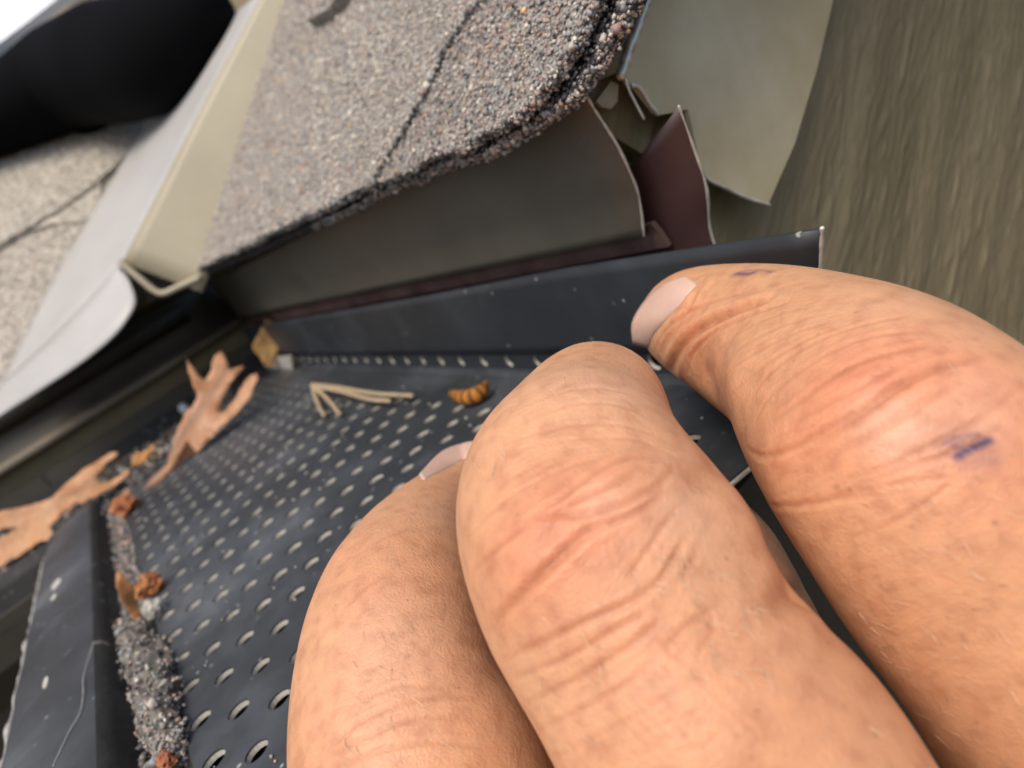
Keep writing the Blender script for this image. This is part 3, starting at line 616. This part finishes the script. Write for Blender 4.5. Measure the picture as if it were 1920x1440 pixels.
# pine needles
pn_ = thing('pine_needles', 'bundle of four bent straw coloured pine needles on the perforated panel', 'pine needles')
for pts in (((588, 722), (640, 728), (700, 738), (772, 742)), ((588, 724), (640, 734), (690, 748), (730, 752)), ((586, 722), (592, 745), (600, 765), (608, 778)), ((588, 724), (608, 742), (625, 760), (637, 776))):
    z = 2.2; c_ = catmull([onZ(x, y, z+(.9 if i == 0 else .2)) for i, (x, y) in enumerate(pts)], 6); mesh_obj('needle', *tube(c_, np.linspace(.75, .5, len(c_)), 8), M['needle'], pn_, True)
# curled orange insect husk
hk = thing('insect_husk', 'orange and black segmented insect husk on the panel near the knuckles', 'husk')
hp_ = catmull([onZ(*p, 2.4) for p in ((850, 738), (868, 745), (888, 743), (903, 733), (910, 722))], 5); t_ = np.linspace(0, 1, len(hp_))
V, Fc = tube(hp_, (.5+1.0*np.sin(np.pi*np.clip(t_*.85+.1, 0, 1)))*(1+.05*np.cos(t_*44)), 14); V = np.array([p+np.array(noise.noise_vector(Vector(p*.6)))*.2 for p in V]); o = mesh_obj('shell', V, Fc, M['debris'], hk, True)
tv = np.array([np.argmin(((hp_-p)**2).sum(1)) for p in V])/(len(hp_)-1); colattr(o, np.where((np.cos(tv*44) < -.35)[:, None], (.025, .010, .005), (.40, .15, .015)))
for k, (a, b) in enumerate((((880, 738), (872, 724)), ((892, 732), (896, 712)), ((900, 728), (884, 716)))): mesh_obj('leg', *tube(np.array([onZ(*a, 3), onZ(*b, 4.2)]), [.28, .15], 6), M['asphalt'], hk)

# ------------------------------------------------------------------ the hand
F_MID = [(1128, 872, 84, .0800), (1122, 815, 108, .0735), (1120, 765, 126, .0665), (1096, 850, 182, .0575), (1092, 945, 238, .0515), (1152, 1082, 266, .0475), (1232, 1225, 266, .0450), (1324, 1357, 287, .0430), (1445, 1525, 308, .0412)]
F_IDX = [(1266, 606, 70, .0835), (1292, 604, 97, .0798), (1336, 612, 116, .0760), (1420, 640, 146, .0695), (1520, 686, 180, .0615), (1620, 768, 236, .0540), (1728, 880, 274, .0480), (1844, 1020, 298, .0472), (1978, 1177, 312, .0468), (2150, 1380, 334, .0462)]
F_RNG = [(876, 908, 64, .0880), (836, 962, 90, .0830), (788, 1048, 132, .0740), (756, 1150, 168, .0655), (748, 1262, 192, .0600), (768, 1395, 222, .0555), (815, 1540, 250, .0525)]
F_THB = [(1300, 985, 105, .0830), (1312, 1050, 145, .0790), (1364, 1190, 165, .0740), (1470, 1400, 180, .0700), (1680, 1680, 200, .0680)]
def stations(F): return [(at(x, y, d*1000), h*d*1000/F_PX) for x, y, h, d in F]
IDX = stations(F_IDX) + [(np.array(p), r) for p, r in (((113, -31, -11), 10.6), ((130, -39, -23), 11), ((142, -48, -34), 12.5))]
MID = stations(F_MID) + [(np.array(p), r) for p, r in (((95, -53, -9), 10.2), ((113, -62, -22), 10.8), ((132, -68, -36), 13))]
RNG = stations(F_RNG) + [(np.array(p), r) for p, r in (((78, -70, -10), 9.6), ((100, -80, -24), 10.6), ((122, -85, -38), 13))]
THB = stations(F_THB) + [(np.array(p), r) for p, r in (((118, -36, -48), 12), ((146, -50, -62), 15))]
PNK = [(np.array(p), r) for p, r in (((62, -84, -20), 6.5), ((72, -88, -18), 7.8), ((90, -92, -24), 8.6), ((110, -94, -36), 10), ((126, -94, -48), 12))]
PALM = [[((142, -48, -34), 12.5), ((175, -66, -52), 17), ((215, -84, -72), 22)], [((132, -68, -36), 13), ((175, -78, -58), 18), ((215, -88, -78), 24)], [((122, -85, -38), 13), ((170, -90, -62), 17), ((215, -94, -82), 23)], [((126, -94, -48), 12), ((168, -98, -66), 15), ((215, -98, -84), 21)],
        [((146, -50, -62), 15), ((180, -68, -72), 17), ((215, -86, -82), 21)], [((150, -68, -44), 14), ((160, -74, -52), 16)], [((215, -90, -79), 25), ((280, -100, -110), 28), ((380, -115, -160), 34)]]
parts = []
for ST in (IDX, MID, RNG, THB, PNK):
    C_ = catmull([s_[0] for s_ in ST], 6); r_ = catmull([[s_[1], 0, 0] for s_ in ST], 6)[:, 0]; parts.append(tube(C_, r_, 36))
for pl_ in PALM:
    C_ = catmull([np.array(p) for p, _ in pl_], 6); r_ = catmull([[r, 0, 0] for _, r in pl_], 6)[:, 0]; parts.append(tube(C_, r_, 36))
V, Fc = join(parts)
hand = mesh_obj('hand', V, Fc, M['nail'])
md = hand.modifiers.new('r', 'REMESH'); md.mode = 'VOXEL'; md.voxel_size = .00075
ms = hand.modifiers.new('s', 'SMOOTH'); ms.factor = .5; ms.iterations = 5
dg = bpy.context.evaluated_depsgraph_get(); me = bpy.data.meshes.new_from_object(hand.evaluated_get(dg)); hand.modifiers.clear(); hand.data = me; me.name = 'hand'
def hmm(): # vertices in mm
    a = np.empty(len(hand.data.vertices)*3); hand.data.vertices.foreach_get('co', a); return a.reshape(-1, 3)*1000 - np.array([0, 0, H])
bm = bmesh.new(); bm.from_mesh(me)
Vm = hmm(); c_ = (Vm-CAM) @ R; xx = c_[:, 0]/c_[:, 2]*F_PX+CX; yy = c_[:, 1]/c_[:, 2]*F_PX+CY
nr = np.array([v.normal for v in bm.verts]); face = ((CAM-Vm)*nr).sum(1) > -4
vis = (c_[:, 2] > 25) & (xx > 480) & (xx < 2000) & (yy > 440) & (yy < 1520) & face
bm.verts.ensure_lookup_table(); bm.faces.ensure_lookup_table()
es = {e for f_ in bm.faces if all(vis[v.index] for v in f_.verts) for e in f_.edges}
r_ = bmesh.ops.subdivide_edges(bm, edges=list(es), cuts=3, use_grid_fill=True)
nv = [g_ for g_ in r_['geom_inner'] if isinstance(g_, bmesh.types.BMVert)]
for _ in range(3): bmesh.ops.smooth_vert(bm, verts=nv, factor=.5, use_axis_x=True, use_axis_y=True, use_axis_z=True)
bm.normal_update(); bm.to_mesh(me); bm.free(); me.update()
Vm = hmm(); bvh = BVHTree.FromPolygons([Vector(p) for p in Vm], [tuple(p.vertices) for p in me.polygons])
NR = np.empty(len(me.vertices)*3); me.vertices.foreach_get('normal', NR); NR = NR.reshape(-1, 3)
def hit(px, py):
    r = bvh.ray_cast(Vector(CAM), Vector(unit(ray(px, py))), 200); return None if r[0] is None else np.array(r[0])
def trace(pts, step=2.5):
    q = resample(catmull([(x, y) for x, y in pts], 6) if len(pts) > 2 else np.array(pts, float), step); h = [hit(x, y) for x, y in q]; return np.array([p for p in h if p is not None])
disp = np.zeros(len(Vm)); cre = np.zeros(len(Vm)); red = np.zeros(len(Vm)); pale = np.zeros(len(Vm)); ink = np.zeros(len(Vm)); dark = np.zeros(len(Vm))
def near(P, rad):
    lo, hi = P.min(0)-rad, P.max(0)+rad; k = np.where(((Vm > lo) & (Vm < hi)).all(1))[0]
    if not len(k): return k, None, None
    D = np.full(len(k), 1e9); J = np.zeros(len(k), int)
    for j, p in enumerate(P):
        d = ((Vm[k]-p)**2).sum(1); m_ = d < D; D[m_] = d[m_]; J[m_] = j
    return k, np.sqrt(D), J/max(1, len(P)-1)
def crease(pts, wd, dep, tone=.5, ridge=.35):
    P = trace(pts)
    if len(P) < 2: return
    k, d, j = near(P, wd*4)
    if d is None: return
    fade = np.sin(np.pi*np.clip(j*.94+.03, 0, 1))**.5; wob = 1
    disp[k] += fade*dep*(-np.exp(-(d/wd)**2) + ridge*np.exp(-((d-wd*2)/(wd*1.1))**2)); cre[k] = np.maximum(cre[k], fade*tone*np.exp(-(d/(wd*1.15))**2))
def blob(arr, px, py, rad, amt, aniso=None):
    p = hit(px, py)
    if p is None: return
    d = np.linalg.norm(Vm-p, axis=1); arr += amt*np.exp(-(d/rad)**2)
# --- creases traced knuckle by knuckle: (points, width mm, depth mm, tone)
CR = [
 # middle finger, knuckle
 ([(985, 985), (1040, 950), (1100, 900), (1160, 865), (1220, 858)], .30, .10, .35), ([(880, 1010), (930, 960), (1000, 905), (1080, 865), (1150, 850)], .28, .07, .25),
 ([(1020, 985), (1070, 950), (1110, 930), (1150, 915), (1200, 880)], .30, .13, .55), ([(1010, 975), (1050, 965), (1085, 970), (1110, 975)], .25, .10, .4), ([(1060, 975), (1110, 965), (1170, 950), (1230, 915), (1260, 880)], .30, .13, .5),
 ([(890, 1075), (930, 1040), (975, 1005), (1010, 985)], .32, .10, .45), ([(930, 1165), (985, 1115), (1040, 1060), (1090, 1010), (1120, 985)], .42, .20, .75), ([(1090, 1010), (1140, 985), (1200, 960), (1240, 925)], .3, .11, .4),
 ([(940, 1240), (1020, 1205), (1100, 1165), (1180, 1130), (1240, 1085), (1275, 1030)], .28, .10, .4), ([(960, 1275), (1050, 1240), (1130, 1195), (1210, 1150)], .25, .10, .4), ([(985, 1320), (1060, 1285), (1120, 1250), (1190, 1205), (1240, 1160)], .25, .09, .4),
 ([(1010, 1370), (1090, 1330), (1160, 1290), (1220, 1245)], .22, .07, .3), ([(1040, 1420), (1120, 1380), (1210, 1330), (1300, 1280)], .2, .05, .25), ([(1180, 1080), (1215, 1030), (1245, 985), (1270, 950)], .25, .08, .3), ([(1235, 1095), (1265, 1045), (1290, 1000)], .25, .07, .3), ([(1275, 1090), (1300, 1050), (1315, 1010)], .22, .06, .25),
 ([(1250, 1215), (1280, 1180), (1310, 1160), (1345, 1135)], .25, .09, .35), ([(1280, 1150), (1320, 1160), (1350, 1185)], .22, .07, .3), ([(1300, 1120), (1330, 1150), (1335, 1185), (1310, 1220)], .22, .07, .3), ([(1240, 1200), (1265, 1230), (1300, 1250)], .2, .06, .25),
 ([(960, 800), (1020, 770), (1100, 752), (1180, 765), (1240, 800)], .22, .05, .15), ([(945, 830), (1020, 800), (1100, 785), (1190, 800), (1265, 835)], .22, .05, .15), ([(935, 860), (1010, 825), (1100, 810), (1200, 825), (1280, 870)], .22, .05, .15), ([(960, 770), (1030, 742), (1110, 728), (1190, 742)], .22, .045, .12),
 # index
 ([(1225, 665), (1245, 625), (1285, 590), (1340, 565), (1400, 548)], .30, .12, .45), ([(1258, 700), (1275, 655), (1310, 618), (1370, 588), (1440, 562)], .70, .42, .6, .5), ([(1290, 700), (1300, 660), (1340, 625), (1400, 595), (1480, 565)], .3, .12, .4),
 ([(1345, 660), (1395, 620), (1460, 590), (1540, 570)], .22, .07, .25), ([(1355, 690), (1405, 645), (1470, 610), (1560, 585)], .22, .07, .25), ([(1365, 715), (1415, 665), (1490, 625), (1580, 598)], .22, .07, .25), ([(1380, 740), (1430, 688), (1510, 640), (1610, 608)], .24, .07, .28),
 ([(1405, 760), (1440, 705), (1510, 655), (1600, 620), (1700, 595)], .26, .09, .35), ([(1420, 790), (1455, 735), (1540, 680), (1640, 640), (1750, 625)], .26, .08, .3), ([(1460, 790), (1510, 755), (1580, 710), (1650, 680), (1740, 655)], .3, .11, .45), ([(1490, 800), (1550, 770), (1620, 735), (1700, 690)], .26, .08, .35),
 ([(1540, 830), (1610, 790), (1680, 740), (1760, 695), (1840, 670)], .40, .19, .75), ([(1405, 845), (1450, 855), (1500, 840), (1560, 805), (1620, 775)], .30, .13, .5), ([(1560, 860), (1640, 820), (1720, 770), (1800, 720)], .3, .09, .35), ([(1590, 900), (1680, 870), (1780, 820), (1860, 770), (1910, 730)], .28, .09, .35),
 ([(1440, 945), (1500, 945), (1570, 935), (1640, 925)], .28, .10, .4), ([(1560, 930), (1640, 900), (1720, 870), (1800, 845), (1880, 800)], .25, .08, .35), ([(1590, 1010), (1660, 985), (1730, 945), (1800, 895)], .22, .06, .3), ([(1570, 935), (1630, 915), (1700, 905), (1790, 895)], .2, .05, .25),
 # ring
 ([(640, 1050), (680, 1010), (730, 975), (790, 955)], .28, .07, .25), ([(625, 1090), (675, 1040), (730, 1005), (790, 985)], .26, .06, .22), ([(650, 1145), (690, 1105), (740, 1075)], .28, .07, .3), ([(620, 1400), (680, 1350), (760, 1318), (840, 1305), (900, 1310)], .3, .08, .3), ([(610, 1420), (680, 1385), (770, 1350), (860, 1340)], .26, .06, .25), ([(630, 1440), (720, 1405), (800, 1392), (900, 1400)], .28, .07, .3), ([(700, 1300), (760, 1285), (830, 1290)], .24, .05, .2),
]
for c in CR: crease(c[0], c[1]*.75, c[2]*1.15, min(1, c[3]*1.1), *c[4:])
rr_ = random.Random(3)
def fan(p0, p1, q0, q1, n, wd, dep, tone):   # families of fine parallel lines
    for i in range(n):
        t = (i+rr_.uniform(-.3, .3))/n; a = np.array(p0)+(np.array(q0)-p0)*t; b = np.array(p1)+(np.array(q1)-p1)*t; m_ = (a+b)/2 + np.array([rr_.uniform(-9, 9), rr_.uniform(-9, 9)])
        s_ = rr_.uniform(0, .25); e_ = rr_.uniform(.75, 1); crease([tuple(a+(b-a)*s_), tuple(m_), tuple(a+(b-a)*e_)], wd, dep*rr_.uniform(.5, 1.1), tone*rr_.uniform(.5, 1.1), .2)
fan((1050, 1430), (1330, 1300), (1240, 1440), (1420, 1360), 5, .16, .035, .22); fan((1000, 1300), (1130, 1440), (1330, 1220), (1560, 1440), 12, .15, .03, .18)
fan((920, 930), (1050, 840), (1000, 1060), (1130, 950), 7, .16, .04, .2); fan((1560, 1090), (1700, 1040), (1700, 1330), (1900, 1230), 9, .16, .03, .16); fan((1380, 870), (1520, 800), (1470, 990), (1640, 900), 8, .16, .035, .18); fan((650, 1180), (830, 1130), (590, 1390), (860, 1290), 9, .18, .03, .12)
fan((1640, 640), (1760, 600), (1720, 860), (1900, 760), 10, .17, .04, .2)
crease([(1290, 915), (1318, 895), (1346, 872)], .8, .22, .3, .4); crease([(1440, 1140), (1480, 1118), (1524, 1092)], .9, .38, .35, .5); crease([(1316, 528), (1278, 598), (1240, 660)], .5, .22, .35, .8)
# --- broad form: knuckle pads, tendons, soft swellings
for a in ((1165, 925, 3.2, .7), (990, 1060, 4.0, .75), (1170, 1010, 3, -.35), (1390, 980, 3.0, .6), (1470, 1085, 2.6, .5), (1340, 880, 2.0, .25), (1600, 1210, 5, .3), (1620, 700, 4.0, .7), (1470, 880, 3.6, .7), (1320, 705, 2.4, -.6), (1380, 700, 2.6, .5), (1700, 850, 4, .3), (1080, 1240, 5, -.4), (1060, 830, 3.5, -.5), (690, 1120, 4, .3), (650, 1020, 3, .2), (1120, 700, 4, .2), (1100, 830, 3, -.25)): blob(disp, a[0], a[1], a[2], a[3])
# --- skin colour: flushed knuckles, pale patches, ink
for a in ((1150, 920, 3.6, .55), (1030, 1020, 5, .6), (1100, 960, 3, .4), (960, 1080, 4, .35), (1620, 690, 4.5, .5), (1680, 760, 4.5, .6), (1560, 790, 4, .4), (1800, 700, 4, .45), (1880, 760, 4, .45), (1280, 600, 3, .5), (1330, 680, 3, .45), (1300, 640, 2.5, .4), (640, 1050, 4, .35), (690, 1130, 3, .35), (600, 1400, 4, .3), (1230, 1215, 2.2, .4), (1450, 850, 4, .3), (1500, 1300, 6, .2), (1900, 900, 4, .5), (1190, 1370, 6, .15), (1450, 1060, 3, .5)): blob(red, *a)
for a in ((1125, 945, 1.5, .6), (1630, 790, 1.4, .6), (1700, 800, 1.3, .5), (1810, 740, 3, .4), (1830, 800, 2, .3), (1670, 850, 1.2, .5), (750, 1180, 5, .5), (760, 1300, 6, .35), (820, 960, 4, .35), (1120, 720, 5, .5), (1300, 1000, 4, .35), (1250, 960, 2, .3), (1650, 580, 4, .2), (1020, 1290, 4, .25)): blob(pale, *a)
def mark(pts, wd, amt):
    P = trace(pts, 3)
    if len(P) < 2: return
    k, d, j = near(P, wd*3)
    if d is not None: ink[k] = np.maximum(ink[k], amt*np.exp(-(d/wd)**2))
for p_, w_, a_ in (([(1795, 858), (1815, 845), (1852, 828)], .30, .95), ([(1772, 835), (1790, 822), (1800, 828), (1785, 838), (1806, 840)], .20, .6), ([(1800, 820), (1830, 818), (1845, 825)], .2, .5), ([(1810, 870), (1840, 862), (1860, 866)], .5, .3), ([(1770, 832), (1810, 826), (1850, 846)], .9, .25), ([(1382, 513), (1400, 514), (1412, 511)], .5, .75), ([(1395, 508), (1425, 506), (1446, 510)], .35, .45)): mark(p_, w_, a_)
for i in range(110):
    p = hit(rr_.uniform(560, 1900), rr_.uniform(560, 1440))
    if p is not None:
        d = np.linalg.norm(Vm-p, axis=1); dark += rr_.uniform(.25, .75)*np.exp(-(d/rr_.uniform(.07, .15))**2)
Vn = Vm + NR*disp[:, None]*1.0
base = np.array((.62, .322, .174)); C = np.tile(base, (len(Vm), 1)); big = np.array([noise.noise(Vector(p*.11)) for p in Vm]) if len(Vm) < 400000 else np.zeros(len(Vm))
C *= 1+big[:, None]*np.array((.10, .16, .20))
mix = lambda C, col, k: C*(1-np.clip(k, 0, 1)[:, None]) + np.array(col)*np.clip(k, 0, 1)[:, None]
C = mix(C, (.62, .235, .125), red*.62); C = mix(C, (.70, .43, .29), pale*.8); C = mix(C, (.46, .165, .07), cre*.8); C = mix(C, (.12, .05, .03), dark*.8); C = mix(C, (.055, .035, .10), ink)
me.vertices.foreach_set('co', ((Vn+np.array([0, 0, H]))/1000).ravel()); me.update(); colattr(hand, C.clip(0, 1))
me.polygons.foreach_set('use_smooth', np.ones(len(me.polygons), bool))
def skin():
    m, t, b = newmat('skin'); L = t.links.new; a = N(t, 'ShaderNodeVertexColor', layer_name='Col'); mp = coord(t)
    n = N(t, 'ShaderNodeTexNoise'); n.inputs['Scale'].default_value = 700; n.inputs['Detail'].default_value = 4; L(mp.outputs[0], n.inputs['Vector'])
    r = ramp(t, [(.3, (.86, .80, .78)), (.5, (1, 1, 1)), (.72, (1.10, 1.10, 1.08))]); L(n.outputs[0], r.inputs[0])
    mx = N(t, 'ShaderNodeMix', data_type='RGBA', blend_type='MULTIPLY'); mx.inputs['Factor'].default_value = 1; L(a.outputs[0], mx.inputs['A']); L(r.outputs[0], mx.inputs['B']); L(mx.outputs['Result'], b.inputs['Base Color'])
    b.inputs['Subsurface Weight'].default_value = .5; b.inputs['Subsurface Radius'].default_value = (.0022, .0009, .0005); b.inputs['Subsurface Scale'].default_value = 1; b.inputs['Roughness'].default_value = .5; b.inputs['Specular IOR Level'].default_value = .4
    v = N(t, 'ShaderNodeTexVoronoi', feature='DISTANCE_TO_EDGE'); v.inputs['Scale'].default_value = 2100; L(mp.outputs[0], v.inputs['Vector'])
    rv = ramp(t, [(.0, (0, 0, 0)), (.25, (1, 1, 1))]); L(v.outputs['Distance'], rv.inputs[0])
    b1 = N(t, 'ShaderNodeBump'); b1.inputs['Strength'].default_value = .30; b1.inputs['Distance'].default_value = .00007; L(rv.outputs[0], b1.inputs['Height'])
    n2 = N(t, 'ShaderNodeTexNoise'); n2.inputs['Scale'].default_value = 2600; n2.inputs['Detail'].default_value = 3; L(mp.outputs[0], n2.inputs['Vector'])
    b2 = N(t, 'ShaderNodeBump'); b2.inputs['Strength'].default_value = .5; b2.inputs['Distance'].default_value = .00007; L(n2.outputs[0], b2.inputs['Height']); L(b1.outputs[0], b2.inputs['Normal']); L(b2.outputs[0], b.inputs['Normal'])
    rm = N(t, 'ShaderNodeMapRange'); rm.inputs['To Min'].default_value = .36; rm.inputs['To Max'].default_value = .56; L(n.outputs[0], rm.inputs[0]); L(rm.outputs[0], b.inputs['Roughness'])
    return m
M['skin'] = skin(); me.materials.clear(); me.materials.append(M['skin'])
tag(hand, 'bare hand with three curled fingers gripping the end of the gutter guard', 'hand')
# short fine hairs on the finger backs
hv, hf = [], []
for (x0, x1, y0, y1, cnt, dr) in ((1210, 1440, 1040, 1270, 70, (.55, .5)), (1000, 1200, 1150, 1420, 14, (.5, .6)), (1600, 1900, 900, 1400, 60, (.8, .35)), (1480, 1800, 620, 900, 26, (.8, .4)), (900, 1060, 660, 900, 14, (-.4, -.7)), (620, 860, 1150, 1420, 16, (.3, .8))):
    for _ in range(cnt):
        x, y = rr_.uniform(x0, x1), rr_.uniform(y0, y1); L_ = rr_.uniform(16, 46); a_ = math.atan2(dr[1], dr[0])+rr_.uniform(-.7, .7); p0, p1 = hit(x, y), hit(x+L_*math.cos(a_), y+L_*math.sin(a_))
        if p0 is None or p1 is None or np.linalg.norm(p1-p0) > 5: continue
        nn_ = unit(CAM-p0); m_ = (p0+p1)/2+nn_*.35; v_, f_ = tube(catmull([p0, m_, p1+nn_*.45], 3), np.linspace(.026, .010, 7), 4, False); o_ = sum(len(q_) for q_ in hv); hv.append(v_); hf += [tuple(i_+o_ for i_ in q_) for q_ in f_]
M['hair'] = noisy('fine body hair', [(.35, (.30, .17, .08)), (.6, (.80, .62, .42))], scale=300, rough=(.35, .5), bump=0)
hr = mesh_obj('hair', np.vstack(hv), hf, M['hair'], hand, True); hr['kind'] = 'stuff'
# nails: plates spanning from the cuticle line on the skin to the free edge a few millimetres further on
def nail(cut, free, deep, dep0, label):
    nu, nv_ = 22, 12
    c_ = resample(catmull(cut, 8), .5); f_ = resample(catmull(free, 8), .5); tt = np.linspace(0, 1, nu+1)
    pick = lambda P: np.column_stack([np.interp(tt, np.linspace(0, 1, len(P)), P[:, k]) for k in (0, 1)])
    c_, f_ = pick(c_), pick(f_); V = []; dl = dep0
    for i in range(nu+1):
        h = hit(*c_[i]); dh = ((h-CAM) @ R)[2] if h is not None else 0; dl = dh if abs(dh-dep0) < 13 else dl; d1 = dl+deep*math.sin(math.pi*(.12+.76*i/nu)); p, q = at(*c_[i], dl-.1), at(*f_[i], d1); n_ = unit(CAM-(p+q)/2)
        for j in range(nv_+1):
            u = j/nv_; V.append(p+(q-p)*u + n_*(.55*math.sin(math.pi*u)**.8*math.sin(math.pi*(.1+.8*i/nu)) - .25*(1-u)**6))
    Fc = [(i*(nv_+1)+j, i*(nv_+1)+j+1, (i+1)*(nv_+1)+j+1, (i+1)*(nv_+1)+j) for i in range(nu) for j in range(nv_)]
    o = mesh_obj('nail', V, Fc, M['nail'], hand, True); solid(o, .4, -1); o['label'] = label; return o
nail([(1310, 532), (1283, 567), (1254, 597), (1228, 627), (1216, 654)], [(1284, 517), (1242, 533), (1206, 566), (1184, 606), (1186, 645)], 5.0, 78.0, 'pinkish white nail of the upper right finger')
nail([(900, 848), (873, 861), (837, 880), (796, 900)], [(900, 825), (872, 829), (828, 846), (786, 888)], 4.5, 84.0, 'pink nail of the lower left finger')
